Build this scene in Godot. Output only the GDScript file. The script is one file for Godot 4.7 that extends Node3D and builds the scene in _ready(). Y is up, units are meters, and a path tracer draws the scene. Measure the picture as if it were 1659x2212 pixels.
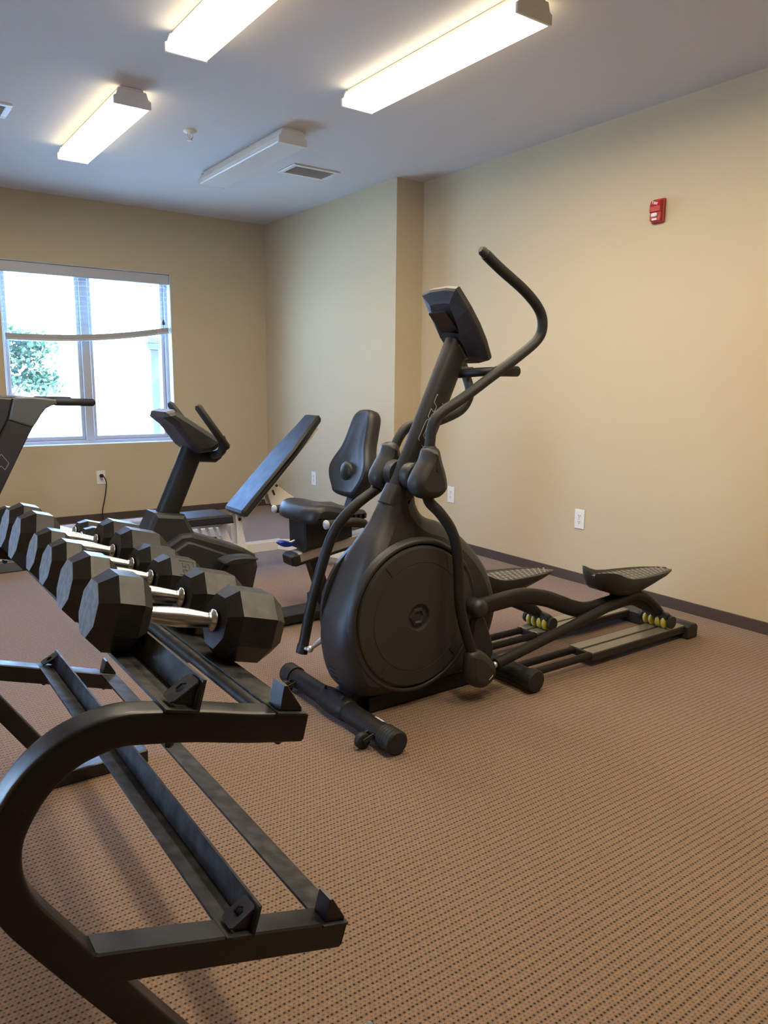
extends Node3D
# A small gym room: dumbbell rack, elliptical trainer, recumbent bike, bench and treadmill.

const CEIL := 2.701
const XR := 3.671      # right wall
const XB := 3.420      # face of the wall that stands proud of it
const ZB := -6.78      # window wall
const ZK := -4.65      # where the proud wall ends
const XL := -1.0       # left wall
const ZF := 5.2        # wall behind the camera

var M := {}
var taken := {}


# ---------------------------------------------------------------- mesh collector
class Mesher:
	var v := PackedVector3Array()
	var g := PackedInt32Array()

	func tri(a: Vector3, b: Vector3, c: Vector3, s: int) -> void:
		v.append(a); v.append(b); v.append(c); g.append(s)

	func quad(a: Vector3, b: Vector3, c: Vector3, d: Vector3, s: int) -> void:
		tri(a, b, c, s); tri(a, c, d, s)

	func fix(start: int) -> void:   # turn a closed piece so that its front faces look outwards
		var vol := 0.0
		var o: Vector3 = v[start]
		for i in range(start, v.size(), 3):
			vol += (v[i] - o).dot((v[i + 1] - o).cross(v[i + 2] - o))
		if vol > 0.0:
			for i in range(start, v.size(), 3):
				var t: Vector3 = v[i + 1]
				v[i + 1] = v[i + 2]
				v[i + 2] = t

	# rings of equal length joined in order; smooth: 0 flat, 1 all smooth, 2 smooth only along the rings' own outline
	func loft(rings: Array, group: int, capped := true) -> void:
		var start := v.size()
		for k in rings.size() - 1:
			var a: PackedVector3Array = rings[k]
			var b: PackedVector3Array = rings[k + 1]
			for i in a.size():
				var j := (i + 1) % a.size()
				quad(a[i], a[j], b[j], b[i], group)
		if capped:
			var last: PackedVector3Array = rings[-1]
			var first: PackedVector3Array = rings[0].duplicate()
			first.reverse()
			cap2(first); cap2(last)
		fix(start)

	func cap2(ring: PackedVector3Array) -> void:   # cap whose turn matches the ring's own order
		var n := Vector3.ZERO
		for i in ring.size():
			n += ring[i].cross(ring[(i + 1) % ring.size()])
		if n.length() < 1e-12:
			return
		n = n.normalized()
		var ax := n.cross(Vector3.UP if absf(n.y) < 0.9 else Vector3.RIGHT).normalized()
		var ay := n.cross(ax)
		var p := PackedVector2Array()
		for q in ring:
			p.append(Vector2(q.dot(ax), q.dot(ay)))
		var t := Geometry2D.triangulate_polygon(p)
		if t.is_empty():   # an outline that crosses itself after insetting: fan from its middle
			var mid := Vector3.ZERO
			for q in ring:
				mid += q / ring.size()
			for i in ring.size():
				tri(mid, ring[i], ring[(i + 1) % ring.size()], -1)
			return
		for i in range(0, t.size(), 3):
			var a := ring[t[i]]
			var b := ring[t[i + 1]]
			var c := ring[t[i + 2]]
			if (b - a).cross(c - a).dot(n) < 0.0:
				tri(a, c, b, -1)
			else:
				tri(a, b, c, -1)

	func box(lo: Vector3, hi: Vector3, bevel := 0.0) -> void:
		obox((lo + hi) / 2, (hi - lo), Basis(), bevel)

	func obox(c: Vector3, size: Vector3, b: Basis, bevel := 0.0) -> void:
		var h := size / 2
		var e := minf(bevel, minf(h.x, minf(h.y, h.z)) * 0.9)
		var rings := []
		var levels := [[-h.y, e], [-h.y + e, 0.0], [h.y - e, 0.0], [h.y, e]] if e > 0.0 else [[-h.y, 0.0], [h.y, 0.0]]
		for l in levels:
			var r := PackedVector3Array()
			var i: float = l[1]
			var x: float = h.x - i
			var z: float = h.z - i
			var k: float = e if e > 0.0 else 0.0
			var pts := [Vector2(x, z - k), Vector2(x - k, z), Vector2(-x + k, z), Vector2(-x, z - k), Vector2(-x, -z + k), Vector2(-x + k, -z), Vector2(x - k, -z), Vector2(x, -z + k)] if k > 0.0 else [Vector2(x, z), Vector2(-x, z), Vector2(-x, -z), Vector2(x, -z)]
			for q in pts:
				r.append(c + b * Vector3(q.x, l[0], q.y))
			rings.append(r)
		loft(rings, -1)

	# a bar between two points with a rectangular section; wide is measured along side
	func bar(a: Vector3, b: Vector3, wide: float, high: float, side: Vector3, bevel := 0.0) -> void:
		var x := (b - a).normalized()
		var z := (side - x * side.dot(x)).normalized()
		obox((a + b) / 2, Vector3((b - a).length(), high, wide), Basis(x, z.cross(x), z), bevel)

	# round tube along a path, radius one number or one per point
	func tube(path: PackedVector3Array, radius, seg := 12, capped := true) -> void:
		var rings := []
		var side := Vector3.ZERO
		for i in path.size():
			var t := (path[mini(i + 1, path.size() - 1)] - path[maxi(i - 1, 0)]).normalized()
			if side == Vector3.ZERO:
				side = t.cross(Vector3.UP if absf(t.y) < 0.9 else Vector3.RIGHT)
			side = (side - t * side.dot(t)).normalized()
			var up := t.cross(side)
			var r: float = radius if radius is float else radius[i]
			var ring := PackedVector3Array()
			for k in seg:
				var a := TAU * k / seg
				ring.append(path[i] + (side * cos(a) + up * sin(a)) * r)
			rings.append(ring)
		loft(rings, 1, capped)

	# section of a rounded box or oval swept along a path that lies in an upright plane of constant z
	func sweep(path: PackedVector3Array, half_in, half_z, power := 4.0, seg := 20, group := 1) -> void:
		var rings := []
		for i in path.size():
			var t := (path[mini(i + 1, path.size() - 1)] - path[maxi(i - 1, 0)])
			t.z = 0.0
			t = t.normalized()
			var n := Vector3(-t.y, t.x, 0)
			var a: float = half_in if half_in is float else half_in[i]
			var b: float = half_z if half_z is float else half_z[i]
			var ring := PackedVector3Array()
			for k in seg:
				var w := TAU * (k + 0.5) / seg
				var c := cos(w)
				var s := sin(w)
				ring.append(path[i] + n * (signf(c) * pow(absf(c), 2.0 / power) * a) + Vector3(0, 0, signf(s) * pow(absf(s), 2.0 / power) * b))
			rings.append(ring)
		loft(rings, group)

	# outline in x and y pushed along z between z0 and z1; steps of [inset, distance from the end]
	func slab(poly: PackedVector2Array, z0: float, z1: float, steps := [[0.0, 0.0]], group := -1) -> void:
		var rings := []
		for s in steps:
			rings.append(flat(inset(poly, s[0]), z0 + s[1]))
		for k in steps.size():
			var s = steps[steps.size() - 1 - k]
			rings.append(flat(inset(poly, s[0]), z1 - s[1]))
		loft(rings, group)

	func flat(p: PackedVector2Array, z: float) -> PackedVector3Array:
		var r := PackedVector3Array()
		for q in p:
			r.append(Vector3(q.x, q.y, z))
		return r

	func inset(p: PackedVector2Array, d: float) -> PackedVector2Array:
		if d == 0.0:
			return p
		var o := PackedVector2Array()
		var turn := -1.0 if Geometry2D.is_polygon_clockwise(p) else 1.0
		for i in p.size():
			var a := (p[i] - p[(i + p.size() - 1) % p.size()]).normalized()
			var b := (p[(i + 1) % p.size()] - p[i]).normalized()
			var na := Vector2(-a.y, a.x) * turn
			var nb := Vector2(-b.y, b.x) * turn
			var n := (na + nb)
			n = n / maxf(0.6, n.dot(na)) if n.length() > 0.01 else na
			o.append(p[i] + n * d)
		return o

	# profile of [radius, height] turned round an axis
	func lathe(profile: Array, at: Vector3, axis: Vector3, seg := 24, group := 1, closed := true) -> void:
		var t := axis.normalized()
		var side := t.cross(Vector3.UP if absf(t.y) < 0.9 else Vector3.RIGHT).normalized()
		var up := t.cross(side)
		var rings := []
		for p in profile:
			var ring := PackedVector3Array()
			for k in seg:
				var a := TAU * k / seg
				ring.append(at + t * p[1] + (side * cos(a) + up * sin(a)) * maxf(p[0], 0.0002))
			rings.append(ring)
		loft(rings, group, closed)

	func sphere(c: Vector3, r: Vector3, seg := 16) -> void:
		var rings := []
		for i in range(0, seg / 2 + 1):
			var e := PI * i / (seg / 2.0) - PI / 2
			var ring := PackedVector3Array()
			for k in seg:
				var a := TAU * k / seg
				ring.append(c + Vector3(cos(a) * maxf(cos(e), 0.002), sin(e), sin(a) * maxf(cos(e), 0.002)) * r)
			rings.append(ring)
		loft(rings, 1)

	func done(shift := Vector3.ZERO) -> ArrayMesh:
		var st := SurfaceTool.new()
		st.begin(Mesh.PRIMITIVE_TRIANGLES)
		for i in g.size():
			st.set_smooth_group(g[i] if g[i] >= 0 else 0xFFFFFFFF)
			for k in 3:
				st.add_vertex(v[i * 3 + k] - shift)
		st.generate_normals()
		st.index()
		return st.commit()


# ---------------------------------------------------------------- objects
func numbered(called: String) -> String:
	var n: int = taken.get(called, 0)
	taken[called] = n + 1
	return called if n == 0 else "%s_%03d" % [called, n]

func thing(called: String, label: String, category: String, at: Vector3, group := "") -> Node3D:
	var o := Node3D.new()
	o.name = numbered(called)
	add_child(o)
	o.position = at
	tag(o, label, category, group)
	return o

func tag(o: Node, label: String, category: String, group := "") -> void:
	o.set_meta("label", label)
	o.set_meta("category", category)
	if group:
		o.set_meta("group", group)

func part(called: String, m: Mesher, mat: Material, parent: Node3D, label := "") -> MeshInstance3D:
	var o := MeshInstance3D.new()
	o.mesh = m.done(parent.global_position)
	o.material_override = mat
	o.name = called
	parent.add_child(o, true)
	if label:
		o.set_meta("label", label)
	return o

func solo(called: String, m: Mesher, mat: Material, at: Vector3, label: String, category: String, group := "") -> MeshInstance3D:
	var o := MeshInstance3D.new()
	o.mesh = m.done(at)
	o.material_override = mat
	o.name = numbered(called)
	add_child(o)
	o.position = at
	tag(o, label, category, group)
	return o

func structure(called: String, m: Mesher, mat: Material) -> MeshInstance3D:
	var o := MeshInstance3D.new()
	o.mesh = m.done()
	o.material_override = mat
	o.name = called
	add_child(o)
	o.set_meta("kind", "structure")
	return o

func curve(points: Array, n := 6) -> PackedVector3Array:   # Catmull-Rom through the points
	var o := PackedVector3Array()
	for i in points.size() - 1:
		var a: Vector3 = points[maxi(i - 1, 0)]
		var b: Vector3 = points[i]
		var c: Vector3 = points[i + 1]
		var d: Vector3 = points[mini(i + 2, points.size() - 1)]
		for k in n:
			o.append(b.cubic_interpolate(c, a, d, float(k) / n))
	o.append(points[-1])
	return o

func p2(a: Array) -> PackedVector2Array:
	var o := PackedVector2Array()
	for i in range(0, a.size(), 2):
		o.append(Vector2(a[i], a[i + 1]))
	return o

func round2(p: PackedVector2Array, n := 4) -> PackedVector2Array:   # closed smooth outline through the points
	var o := PackedVector2Array()
	var c := p.size()
	for i in c:
		for k in n:
			o.append(p[i].cubic_interpolate(p[(i + 1) % c], p[(i + c - 1) % c], p[(i + 2) % c], float(k) / n))
	return o

func mat(called: String, c: Color, rough := 0.6, metal := 0.0, spec := 0.5) -> StandardMaterial3D:
	var m := StandardMaterial3D.new()
	m.resource_name = called
	m.albedo_color = c
	m.roughness = rough
	m.metallic = metal
	m.metallic_specular = spec
	M[called] = m
	return m

func noise_tex(seed_at: int, freq: float, lo: float, hi: float, size := 256, octaves := 4) -> ImageTexture:
	var n := FastNoiseLite.new()
	n.seed = seed_at
	n.frequency = freq
	n.fractal_octaves = octaves
	var img := n.get_seamless_image(size, size)
	var o := Image.create(size, size, true, Image.FORMAT_RGB8)
	for y in size:
		for x in size:
			var t := lerpf(lo, hi, img.get_pixel(x, y).r)
			o.set_pixel(x, y, Color(t, t, t))
	o.generate_mipmaps()
	return ImageTexture.create_from_image(o)

func rough_with(m: StandardMaterial3D, tex: Texture2D, scale_at: float) -> void:
	m.roughness_texture = tex
	m.roughness = 1.0
	m.uv1_triplanar = true
	m.uv1_scale = Vector3.ONE * scale_at

func color_with(m: StandardMaterial3D, tex: Texture2D, scale_at: float) -> void:
	m.albedo_texture = tex
	m.uv1_triplanar = true
	m.uv1_scale = Vector3.ONE * scale_at


func _ready() -> void:
	# camera
	var cam := Camera3D.new()
	cam.name = "camera"
	add_child(cam)
	cam.position = Vector3(0, 1.221, 0)
	cam.basis = Basis.from_euler(Vector3(-0.16918765, -0.62204824, 0.01052287), EULER_ORDER_YXZ)
	cam.fov = rad_to_deg(2.0 * atan(1106.0 / 1621.1))
	cam.near = 0.05
	cam.far = 200.0
	cam.current = true
	# sky and exposure
	var we := WorldEnvironment.new()
	we.name = "world_environment"
	var env := Environment.new()
	var sky := Sky.new()
	var psm := ProceduralSkyMaterial.new()
	psm.sky_top_color = Color(0.42, 0.66, 1.0)
	psm.sky_horizon_color = Color(0.76, 0.89, 1.0)
	psm.ground_bottom_color = Color(0.55, 0.6, 0.65)
	psm.ground_horizon_color = Color(0.8, 0.88, 0.95)
	psm.sky_energy_multiplier = 3.9
	psm.ground_energy_multiplier = 2.6
	psm.sun_angle_max = 1.0
	sky.sky_material = psm
	env.background_mode = Environment.BG_SKY
	env.sky = sky
	env.tonemap_mode = Environment.TONE_MAPPER_LINEAR
	env.tonemap_exposure = 1.0
	env.sdfgi_enabled = true
	env.ssao_enabled = true
	env.ssil_enabled = true
	we.environment = env
	add_child(we)
	# sun: high and along the window wall, so none of it falls into the room
	var sun := DirectionalLight3D.new()
	sun.name = "sun"
	sun.light_energy = 32.0
	sun.light_color = Color(0.76, 0.90, 1.0)
	sun.light_angular_distance = 0.5
	sun.shadow_enabled = true
	sun.sky_mode = DirectionalLight3D.SKY_MODE_LIGHT_ONLY
	add_child(sun)
	sun.basis = Basis.looking_at(Vector3(-0.6, -1.0, -0.08), Vector3.UP)

	materials()
	room()
	outdoors()
	ceiling_things()
	wall_things()
	dumbbell_rack()
	elliptical()
	recumbent_bike()
	bench()
	treadmill()


# ---------------------------------------------------------------- materials
func carpet_image(px: int, dots: int, pairs: int) -> Image:
	var rng := RandomNumberGenerator.new()
	rng.seed = 77
	var img := Image.create(px, px, true, Image.FORMAT_RGB8)
	var n := FastNoiseLite.new()
	n.seed = 5
	n.frequency = 0.02
	var soft := n.get_seamless_image(px, px)
	var strong := []
	for r in pairs * 2:
		var row := []
		for c in dots:
			row.append([rng.randf_range(0.8, 1.15), rng.randf_range(-0.09, 0.09), rng.randf_range(-0.07, 0.07)])
		strong.append(row)
	var cw := float(px) / dots
	var ch := float(px) / (pairs * 2)
	for y in px:
		var r := int(y / ch)
		for x in px:
			var shiftx := 0.0 if r % 2 == 0 else 0.5
			var fx := fposmod(x / cw - shiftx, dots)
			var c := int(fx)
			var s = strong[r][c]
			var dx: float = (fx - c - 0.5 - s[1])
			var dy: float = (y / ch - r - 0.5 - s[2])
			var d := (dx * dx) / 0.075 + (dy * dy) / 0.085
			var depth: float = exp(-d * 1.6) * s[0] * (0.9 if r % 2 == 0 else 0.30)
			# loops of yarn between the dots
			var yarn := 0.06 * sin((x / cw) * TAU * 2.0 + r * 1.3) * cos((y / ch) * TAU) + (soft.get_pixel(x, y).r - 0.5) * 0.16 + rng.randf_range(-0.035, 0.035)
			var k := clampf((0.965 if r % 2 == 0 else 1.035) - depth + yarn, 0.1, 1.3)
			img.set_pixel(x, y, Color(0.50 * k + 0.015, 0.408 * k + 0.010, 0.33 * k + 0.008))
	img.generate_mipmaps()
	return img

func materials() -> void:
	var wall := mat("wall_paint", Color(0.77, 0.70, 0.575), 0.75, 0.0, 0.35)
	rough_with(wall, noise_tex(3, 0.05, 0.62, 0.8, 128), 2.0)
	mat("ceiling_paint", Color(0.83, 0.82, 0.80), 0.95, 0.0, 0.2)
	var carpet := mat("carpet", Color.WHITE, 0.95, 0.0, 0.15)
	var img := carpet_image(1024, 32, 18)
	carpet.albedo_texture = ImageTexture.create_from_image(img)
	carpet.heightmap_enabled = true
	carpet.heightmap_texture = carpet.albedo_texture
	carpet.heightmap_scale = 0.25
	carpet.rim_enabled = true
	carpet.rim = 0.5
	carpet.rim_tint = 0.4
	var base := mat("cove_base", Color(0.36, 0.31, 0.28), 0.6, 0.0, 0.4)
	color_with(base, noise_tex(11, 0.12, 0.72, 1.0, 128), 9.0)
	mat("white_trim", Color(0.86, 0.87, 0.88), 0.4)
	mat("vinyl", Color(0.74, 0.75, 0.77), 0.35)
	var g := mat("window_glass", Color(1, 1, 1, 0.04), 0.02)
	g.transparency = BaseMaterial3D.TRANSPARENCY_ALPHA
	var sl := mat("blind_slat", Color(0.88, 0.88, 0.87), 0.45)
	sl.backlight_enabled = true
	sl.backlight = Color(0.4, 0.4, 0.4)
	mat("blind_rail", Color(0.72, 0.72, 0.72), 0.45)
	mat("vent_grey", Color(0.55, 0.55, 0.54), 0.6)
	mat("enamel", Color(0.88, 0.87, 0.84), 0.4)
	mat("outlet_white", Color(0.90, 0.89, 0.87), 0.35)
	mat("outlet_dark", Color(0.22, 0.21, 0.2), 0.5)
	mat("alarm_red", Color(0.66, 0.08, 0.09), 0.35)
	var lens := mat("lamp_lens", Color(0.92, 0.9, 0.85), 0.4)
	lens.emission_enabled = true
	lens.emission = Color(1.0, 0.925, 0.79)
	lens.emission_energy_multiplier = 4.0
	mat("lamp_lens_off", Color(0.86, 0.85, 0.82), 0.35)
	# machines
	var wear := noise_tex(21, 0.018, 0.22, 0.55, 256)
	var steel := mat("rack_steel", Color(0.07, 0.07, 0.075), 0.35, 0.0, 0.55)
	rough_with(steel, wear, 2.2)
	var rail := mat("rack_rail", Color(0.33, 0.33, 0.33), 0.3, 0.0, 0.3)
	rough_with(rail, noise_tex(22, 0.02, 0.34, 0.66, 256), 2.5)
	color_with(rail, noise_tex(24, 0.03, 0.40, 1.0, 256, 5), 2.5)
	var rub := mat("rubber", Color(0.20, 0.195, 0.19), 0.5, 0.0, 0.36)
	rough_with(rub, noise_tex(23, 0.03, 0.27, 0.44, 256), 4.0)
	color_with(rub, noise_tex(25, 0.02, 0.75, 1.0, 256, 5), 5.0)
	var scuff := mat("scuffed_rubber", Color(0.62, 0.63, 0.64), 0.6, 0.0, 0.5)
	color_with(scuff, noise_tex(33, 0.025, 0.62, 1.0, 256, 5), 7.0)
	mat("chrome", Color(0.80, 0.80, 0.80), 0.26, 1.0)
	mat("number_print", Color(0.07, 0.07, 0.07), 0.6)
	var pl := mat("dark_plastic", Color(0.165, 0.16, 0.155), 0.42, 0.0, 0.5)
	rough_with(pl, noise_tex(26, 0.02, 0.42, 0.56, 128), 3.0)
	var dp := mat("disc_plastic", Color(0.205, 0.2, 0.19), 0.5, 0.0, 0.45)
	rough_with(dp, noise_tex(27, 0.02, 0.45, 0.58, 128), 3.0)
	var pt := mat("machine_paint", Color(0.125, 0.12, 0.115), 0.42, 0.0, 0.4)
	rough_with(pt, noise_tex(28, 0.02, 0.44, 0.6, 128), 3.0)
	mat("foam_grip", Color(0.095, 0.095, 0.09), 0.6)
	mat("black_rubber", Color(0.11, 0.11, 0.11), 0.6)
	mat("screen_glass", Color(0.04, 0.045, 0.05), 0.12)
	mat("track_metal", Color(0.62, 0.59, 0.53), 0.36, 0.6)
	mat("aluminium", Color(0.80, 0.80, 0.80), 0.42, 0.75)
	mat("wheel_yellow", Color(0.74, 0.68, 0.12), 0.45)
	mat("wheel_cream", Color(0.80, 0.76, 0.66), 0.45)
	mat("tread_grey", Color(0.50, 0.48, 0.45), 0.5)
	mat("logo_grey", Color(0.62, 0.62, 0.62), 0.5)
	mat("sticker_white", Color(0.88, 0.88, 0.86), 0.5)
	var vin := mat("black_vinyl", Color(0.13, 0.13, 0.135), 0.3, 0.0, 0.44)
	rough_with(vin, noise_tex(29, 0.03, 0.38, 0.54, 128), 3.0)
	mat("grip_grey", Color(0.66, 0.67, 0.68), 0.5)
	mat("lever_blue", Color(0.10, 0.22, 0.62), 0.4)
	mat("bench_white", Color(0.82, 0.80, 0.76), 0.35)
	mat("treadmill_grey", Color(0.33, 0.34, 0.32), 0.4)
	mat("treadmill_rail", Color(0.72, 0.73, 0.75), 0.18, 0.0, 0.8)
	mat("belt", Color(0.13, 0.14, 0.16), 0.35, 0.0, 0.6)
	mat("cord_black", Color(0.08, 0.08, 0.08), 0.5)
	mat("ground", Color(0.84, 0.84, 0.82), 0.9)
	var leaf := mat("leaf", Color(0.12, 0.22, 0.10), 0.6)
	leaf.backlight_enabled = true
	leaf.backlight = Color(0.08, 0.18, 0.06)
	mat("bark", Color(0.35, 0.30, 0.26), 0.9)
	mat("post_paint", Color(0.36, 0.38, 0.42), 0.6)


# ---------------------------------------------------------------- room shell
func room() -> void:
	var t := 0.22
	# carpet slab with its own texture coordinates (the pattern's rows run along x)
	var st := SurfaceTool.new()
	st.begin(Mesh.PRIMITIVE_TRIANGLES)
	var lo := Vector2(XL - t, ZB - t)
	var hi := Vector2(XR + t, ZF + t)
	var c := [Vector3(lo.x, 0, lo.y), Vector3(hi.x, 0, lo.y), Vector3(hi.x, 0, hi.y), Vector3(lo.x, 0, hi.y)]
	for k in [0, 1, 2, 0, 2, 3]:
		st.set_uv(Vector2(c[k].x / 0.3456, c[k].z / 0.342))
		st.set_normal(Vector3.UP)
		st.add_vertex(c[k])
	for k in [0, 2, 1, 0, 3, 2]:
		st.set_uv(Vector2(c[k].x / 0.3456, c[k].z / 0.342))
		st.set_normal(Vector3.DOWN)
		st.add_vertex(c[k] + Vector3(0, -0.15, 0))
	for s in 4:
		var a: Vector3 = c[s]
		var b: Vector3 = c[(s + 1) % 4]
		var d := Vector3(0, -0.15, 0)
		var nrm := Vector3((a + b).x / 2 - (lo.x + hi.x) / 2, 0, (a + b).z / 2 - (lo.y + hi.y) / 2).normalized()
		for q in [a, a + d, b + d, a, b + d, b]:
			st.set_uv(Vector2(q.x / 0.3456, q.y / 0.342))
			st.set_normal(nrm)
			st.add_vertex(q)
	st.generate_tangents()
	var f := MeshInstance3D.new()
	f.mesh = st.commit()
	f.material_override = M.carpet
	f.name = "floor"
	add_child(f)
	f.set_meta("kind", "structure")

	var m := Mesher.new()
	m.box(Vector3(XL - t, CEIL, ZB - t), Vector3(XR + t, CEIL + 0.15, ZF + t))
	structure("ceiling", m, M.ceiling_paint)
	m = Mesher.new()
	m.box(Vector3(XR, 0, ZK), Vector3(XR + t, CEIL, ZF + t))
	structure("wall_right", m, M.wall_paint)
	m = Mesher.new()
	m.box(Vector3(XB, 0, ZB), Vector3(XR + t, CEIL, ZK))
	structure("wall_right_proud", m, M.wall_paint)
	m = Mesher.new()
	m.box(Vector3(XL - t, 0, ZF), Vector3(XR, CEIL, ZF + t))
	structure("wall_front", m, M.wall_paint)
	# window wall with its opening
	var x0 := 1.087
	var x1 := 2.485
	var y0 := 0.673
	var y1 := 2.168
	m = Mesher.new()
	m.box(Vector3(XL - t, 0, ZB - t), Vector3(x0, CEIL, ZB))
	m.box(Vector3(x1, 0, ZB - t), Vector3(XR + t, CEIL, ZB))
	m.box(Vector3(x0, 0, ZB - t), Vector3(x1, y0, ZB))
	m.box(Vector3(x0, y1, ZB - t), Vector3(x1, CEIL, ZB))
	structure("wall_back", m, M.wall_paint)
	# left wall, out of the picture, with the glazed door whose daylight falls on everything that faces it
	var lz0 := -3.45
	var lz1 := -2.65
	var ly0 := 0.05
	var ly1 := 2.1
	m = Mesher.new()
	m.box(Vector3(XL - t, 0, lz1), Vector3(XL, CEIL, ZF))
	m.box(Vector3(XL - t, 0, ZB), Vector3(XL, CEIL, lz0))
	m.box(Vector3(XL - t, 0, lz0), Vector3(XL, ly0, lz1))
	m.box(Vector3(XL - t, ly1, lz0), Vector3(XL, CEIL, lz1))
	structure("wall_left", m, M.wall_paint)
	# cove base
	var bh := 0.063
	m = Mesher.new()
	m.box(Vector3(XR - 0.008, 0, ZK), Vector3(XR + 0.002, bh, ZF), 0.002)
	structure("baseboard_right", m, M.cove_base)
	m = Mesher.new()
	m.box(Vector3(XB - 0.008, 0, ZB), Vector3(XB + 0.002, bh, ZK + 0.008), 0.002)
	m.box(Vector3(XB - 0.008, 0, ZK - 0.002), Vector3(XR, bh, ZK + 0.008), 0.002)
	structure("baseboard_right_proud", m, M.cove_base)
	m = Mesher.new()
	m.box(Vector3(XL, 0, ZB - 0.002), Vector3(XB, bh, ZB + 0.008), 0.002)
	structure("baseboard_back", m, M.cove_base)
	m = Mesher.new()
	m.box(Vector3(XL - 0.002, 0, ZB), Vector3(XL + 0.008, bh, lz0), 0.002)
	m.box(Vector3(XL - 0.002, 0, lz1), Vector3(XL + 0.008, bh, ZF), 0.002)
	structure("baseboard_left", m, M.cove_base)
	window("window_1", Vector3(x0, y0, ZB - 0.13), Vector3(x1 - x0, 0, 0), y1 - y0, Vector3(0, 0, 1), [0.475], true)
	window("window_2", Vector3(XL - 0.13, ly0, lz1), Vector3(0, 0, lz0 - lz1), ly1 - ly0, Vector3(1, 0, 0), [], true)
	blind(x0, x1, y1)

func framing(m: Mesher, f: Transform3D, u0: float, v0: float, u1: float, v1: float, d0: float, d1: float) -> void:
	var p := f * Vector3(u0, v0, d0)
	var q := f * Vector3(u1, v1, d1)
	m.box(p.min(q), p.max(q), 0.004)

# frame, mullions, panes and a sill in an opening; o its lower corner, along its width
func window(called: String, o: Vector3, along: Vector3, high: float, inwards: Vector3, splits: Array, sashes: bool) -> void:
	var w := along.length()
	var a := along / w
	var m := Mesher.new()
	var f := Transform3D(Basis(a, Vector3.UP, inwards), o)
	framing(m, f, 0.0, 0.0, w, 0.035, -0.03, 0.035)
	framing(m, f, 0.0, high - 0.035, w, high, -0.03, 0.035)
	framing(m, f, 0.0, 0.03, 0.035, high - 0.03, -0.03, 0.035)
	framing(m, f, w - 0.035, 0.03, w, high - 0.03, -0.03, 0.035)
	var root := structure(called, m, M.vinyl)
	root.name = called
	var edges := [0.035]
	for s in splits:
		m = Mesher.new()
		framing(m, f, w * s - 0.036, 0.03, w * s + 0.036, high - 0.03, -0.03, 0.04)
		part("mullion", m, M.vinyl, root)
		edges.append(w * s - 0.036)
		edges.append(w * s + 0.036)
	edges.append(w - 0.035)
	for k in range(0, edges.size(), 2):
		var e0: float = edges[k]
		var e1: float = edges[k + 1]
		if sashes:
			m = Mesher.new()
			framing(m, f, e0, 0.035, e1, 0.07, -0.02, 0.015)
			framing(m, f, e0, high - 0.07, e1, high - 0.035, -0.02, 0.015)
			framing(m, f, e0, 0.065, e0 + 0.03, high - 0.065, -0.02, 0.015)
			framing(m, f, e1 - 0.03, 0.065, e1, high - 0.065, -0.02, 0.015)
			part("window_sash", m, M.vinyl, root)
		m = Mesher.new()
		framing(m, f, e0, 0.035, e1, high - 0.035, -0.006, -0.002)
		part("glass_pane", m, M.window_glass, root)
	m = Mesher.new()
	# white returns of the opening
	framing(m, f, -0.001, -0.001, w + 0.001, 0.008, 0.03, 0.128)
	framing(m, f, -0.001, high - 0.008, w + 0.001, high + 0.001, 0.03, 0.128)
	framing(m, f, -0.001, 0.0, 0.008, high, 0.03, 0.128)
	framing(m, f, w - 0.008, 0.0, w + 0.001, high, 0.03, 0.128)
	part("window_return", m, M.white_trim, root)

func blind(x0: float, x1: float, y1: float) -> void:
	var z := ZB - 0.045
	var t := thing("window_blind", "white slatted blind half raised over the window, bottom rail sagging", "blind", Vector3((x0 + x1) / 2, y1, z))
	var m := Mesher.new()
	m.box(Vector3(x0 + 0.012, y1 - 0.095, z - 0.02), Vector3(x1 - 0.012, y1 - 0.012, z + 0.04), 0.006)
	part("headrail", m, M.blind_rail, t)
	var low := 1.63
	var n := 10
	for k in n:
		var y := lerpf(y1 - 0.12, low + 0.05, float(k) / (n - 1))
		m = Mesher.new()
		m.obox(Vector3((x0 + x1) / 2, y, z), Vector3(x1 - x0 - 0.05, 0.003, 0.048), Basis(Vector3.RIGHT, 0.06))
		part("slat", m, M.blind_slat, t)
	# bunched slats and the rail below them, sagging towards the left
	for k in 6:
		m = Mesher.new()
		var pts := []
		for i in 9:
			var u := i / 8.0
			pts.append(Vector3(lerpf(x0 + 0.03, x1 - 0.025, u), lerpf(1.565, 1.672, u * u * 0.55 + u * 0.45) - 0.022 * sin(u * PI) - 0.012 + (0.0085 + k * 0.0062 if k > 0 else 0.0), z))
		m.sweep(PackedVector3Array(pts), 0.0033 if k > 0 else 0.012, 0.026, 6.0, 12, -1)
		part("stacked_slat" if k > 0 else "bottom_rail", m, M.blind_rail, t)
	for x in [x0 + 0.25, x1 - 0.12]:
		m = Mesher.new()
		m.tube(PackedVector3Array([Vector3(x, y1 - 0.08, z + 0.026), Vector3(x, low - 0.02, z + 0.026)]), 0.0014, 6)
		part("ladder_cord", m, M.blind_slat, t)
	m = Mesher.new()
	m.tube(PackedVector3Array([Vector3(x1 - 0.075, y1 - 0.08, z + 0.034), Vector3(x1 - 0.075, 1.76, z + 0.034)]), 0.0016, 6)
	m.lathe([[0.003, 0.0], [0.013, -0.03], [0.014, -0.045], [0.004, -0.05]], Vector3(x1 - 0.075, 1.77, z + 0.034), Vector3.UP, 12)
	part("pull_tassel", m, M.outlet_dark, t)


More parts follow.
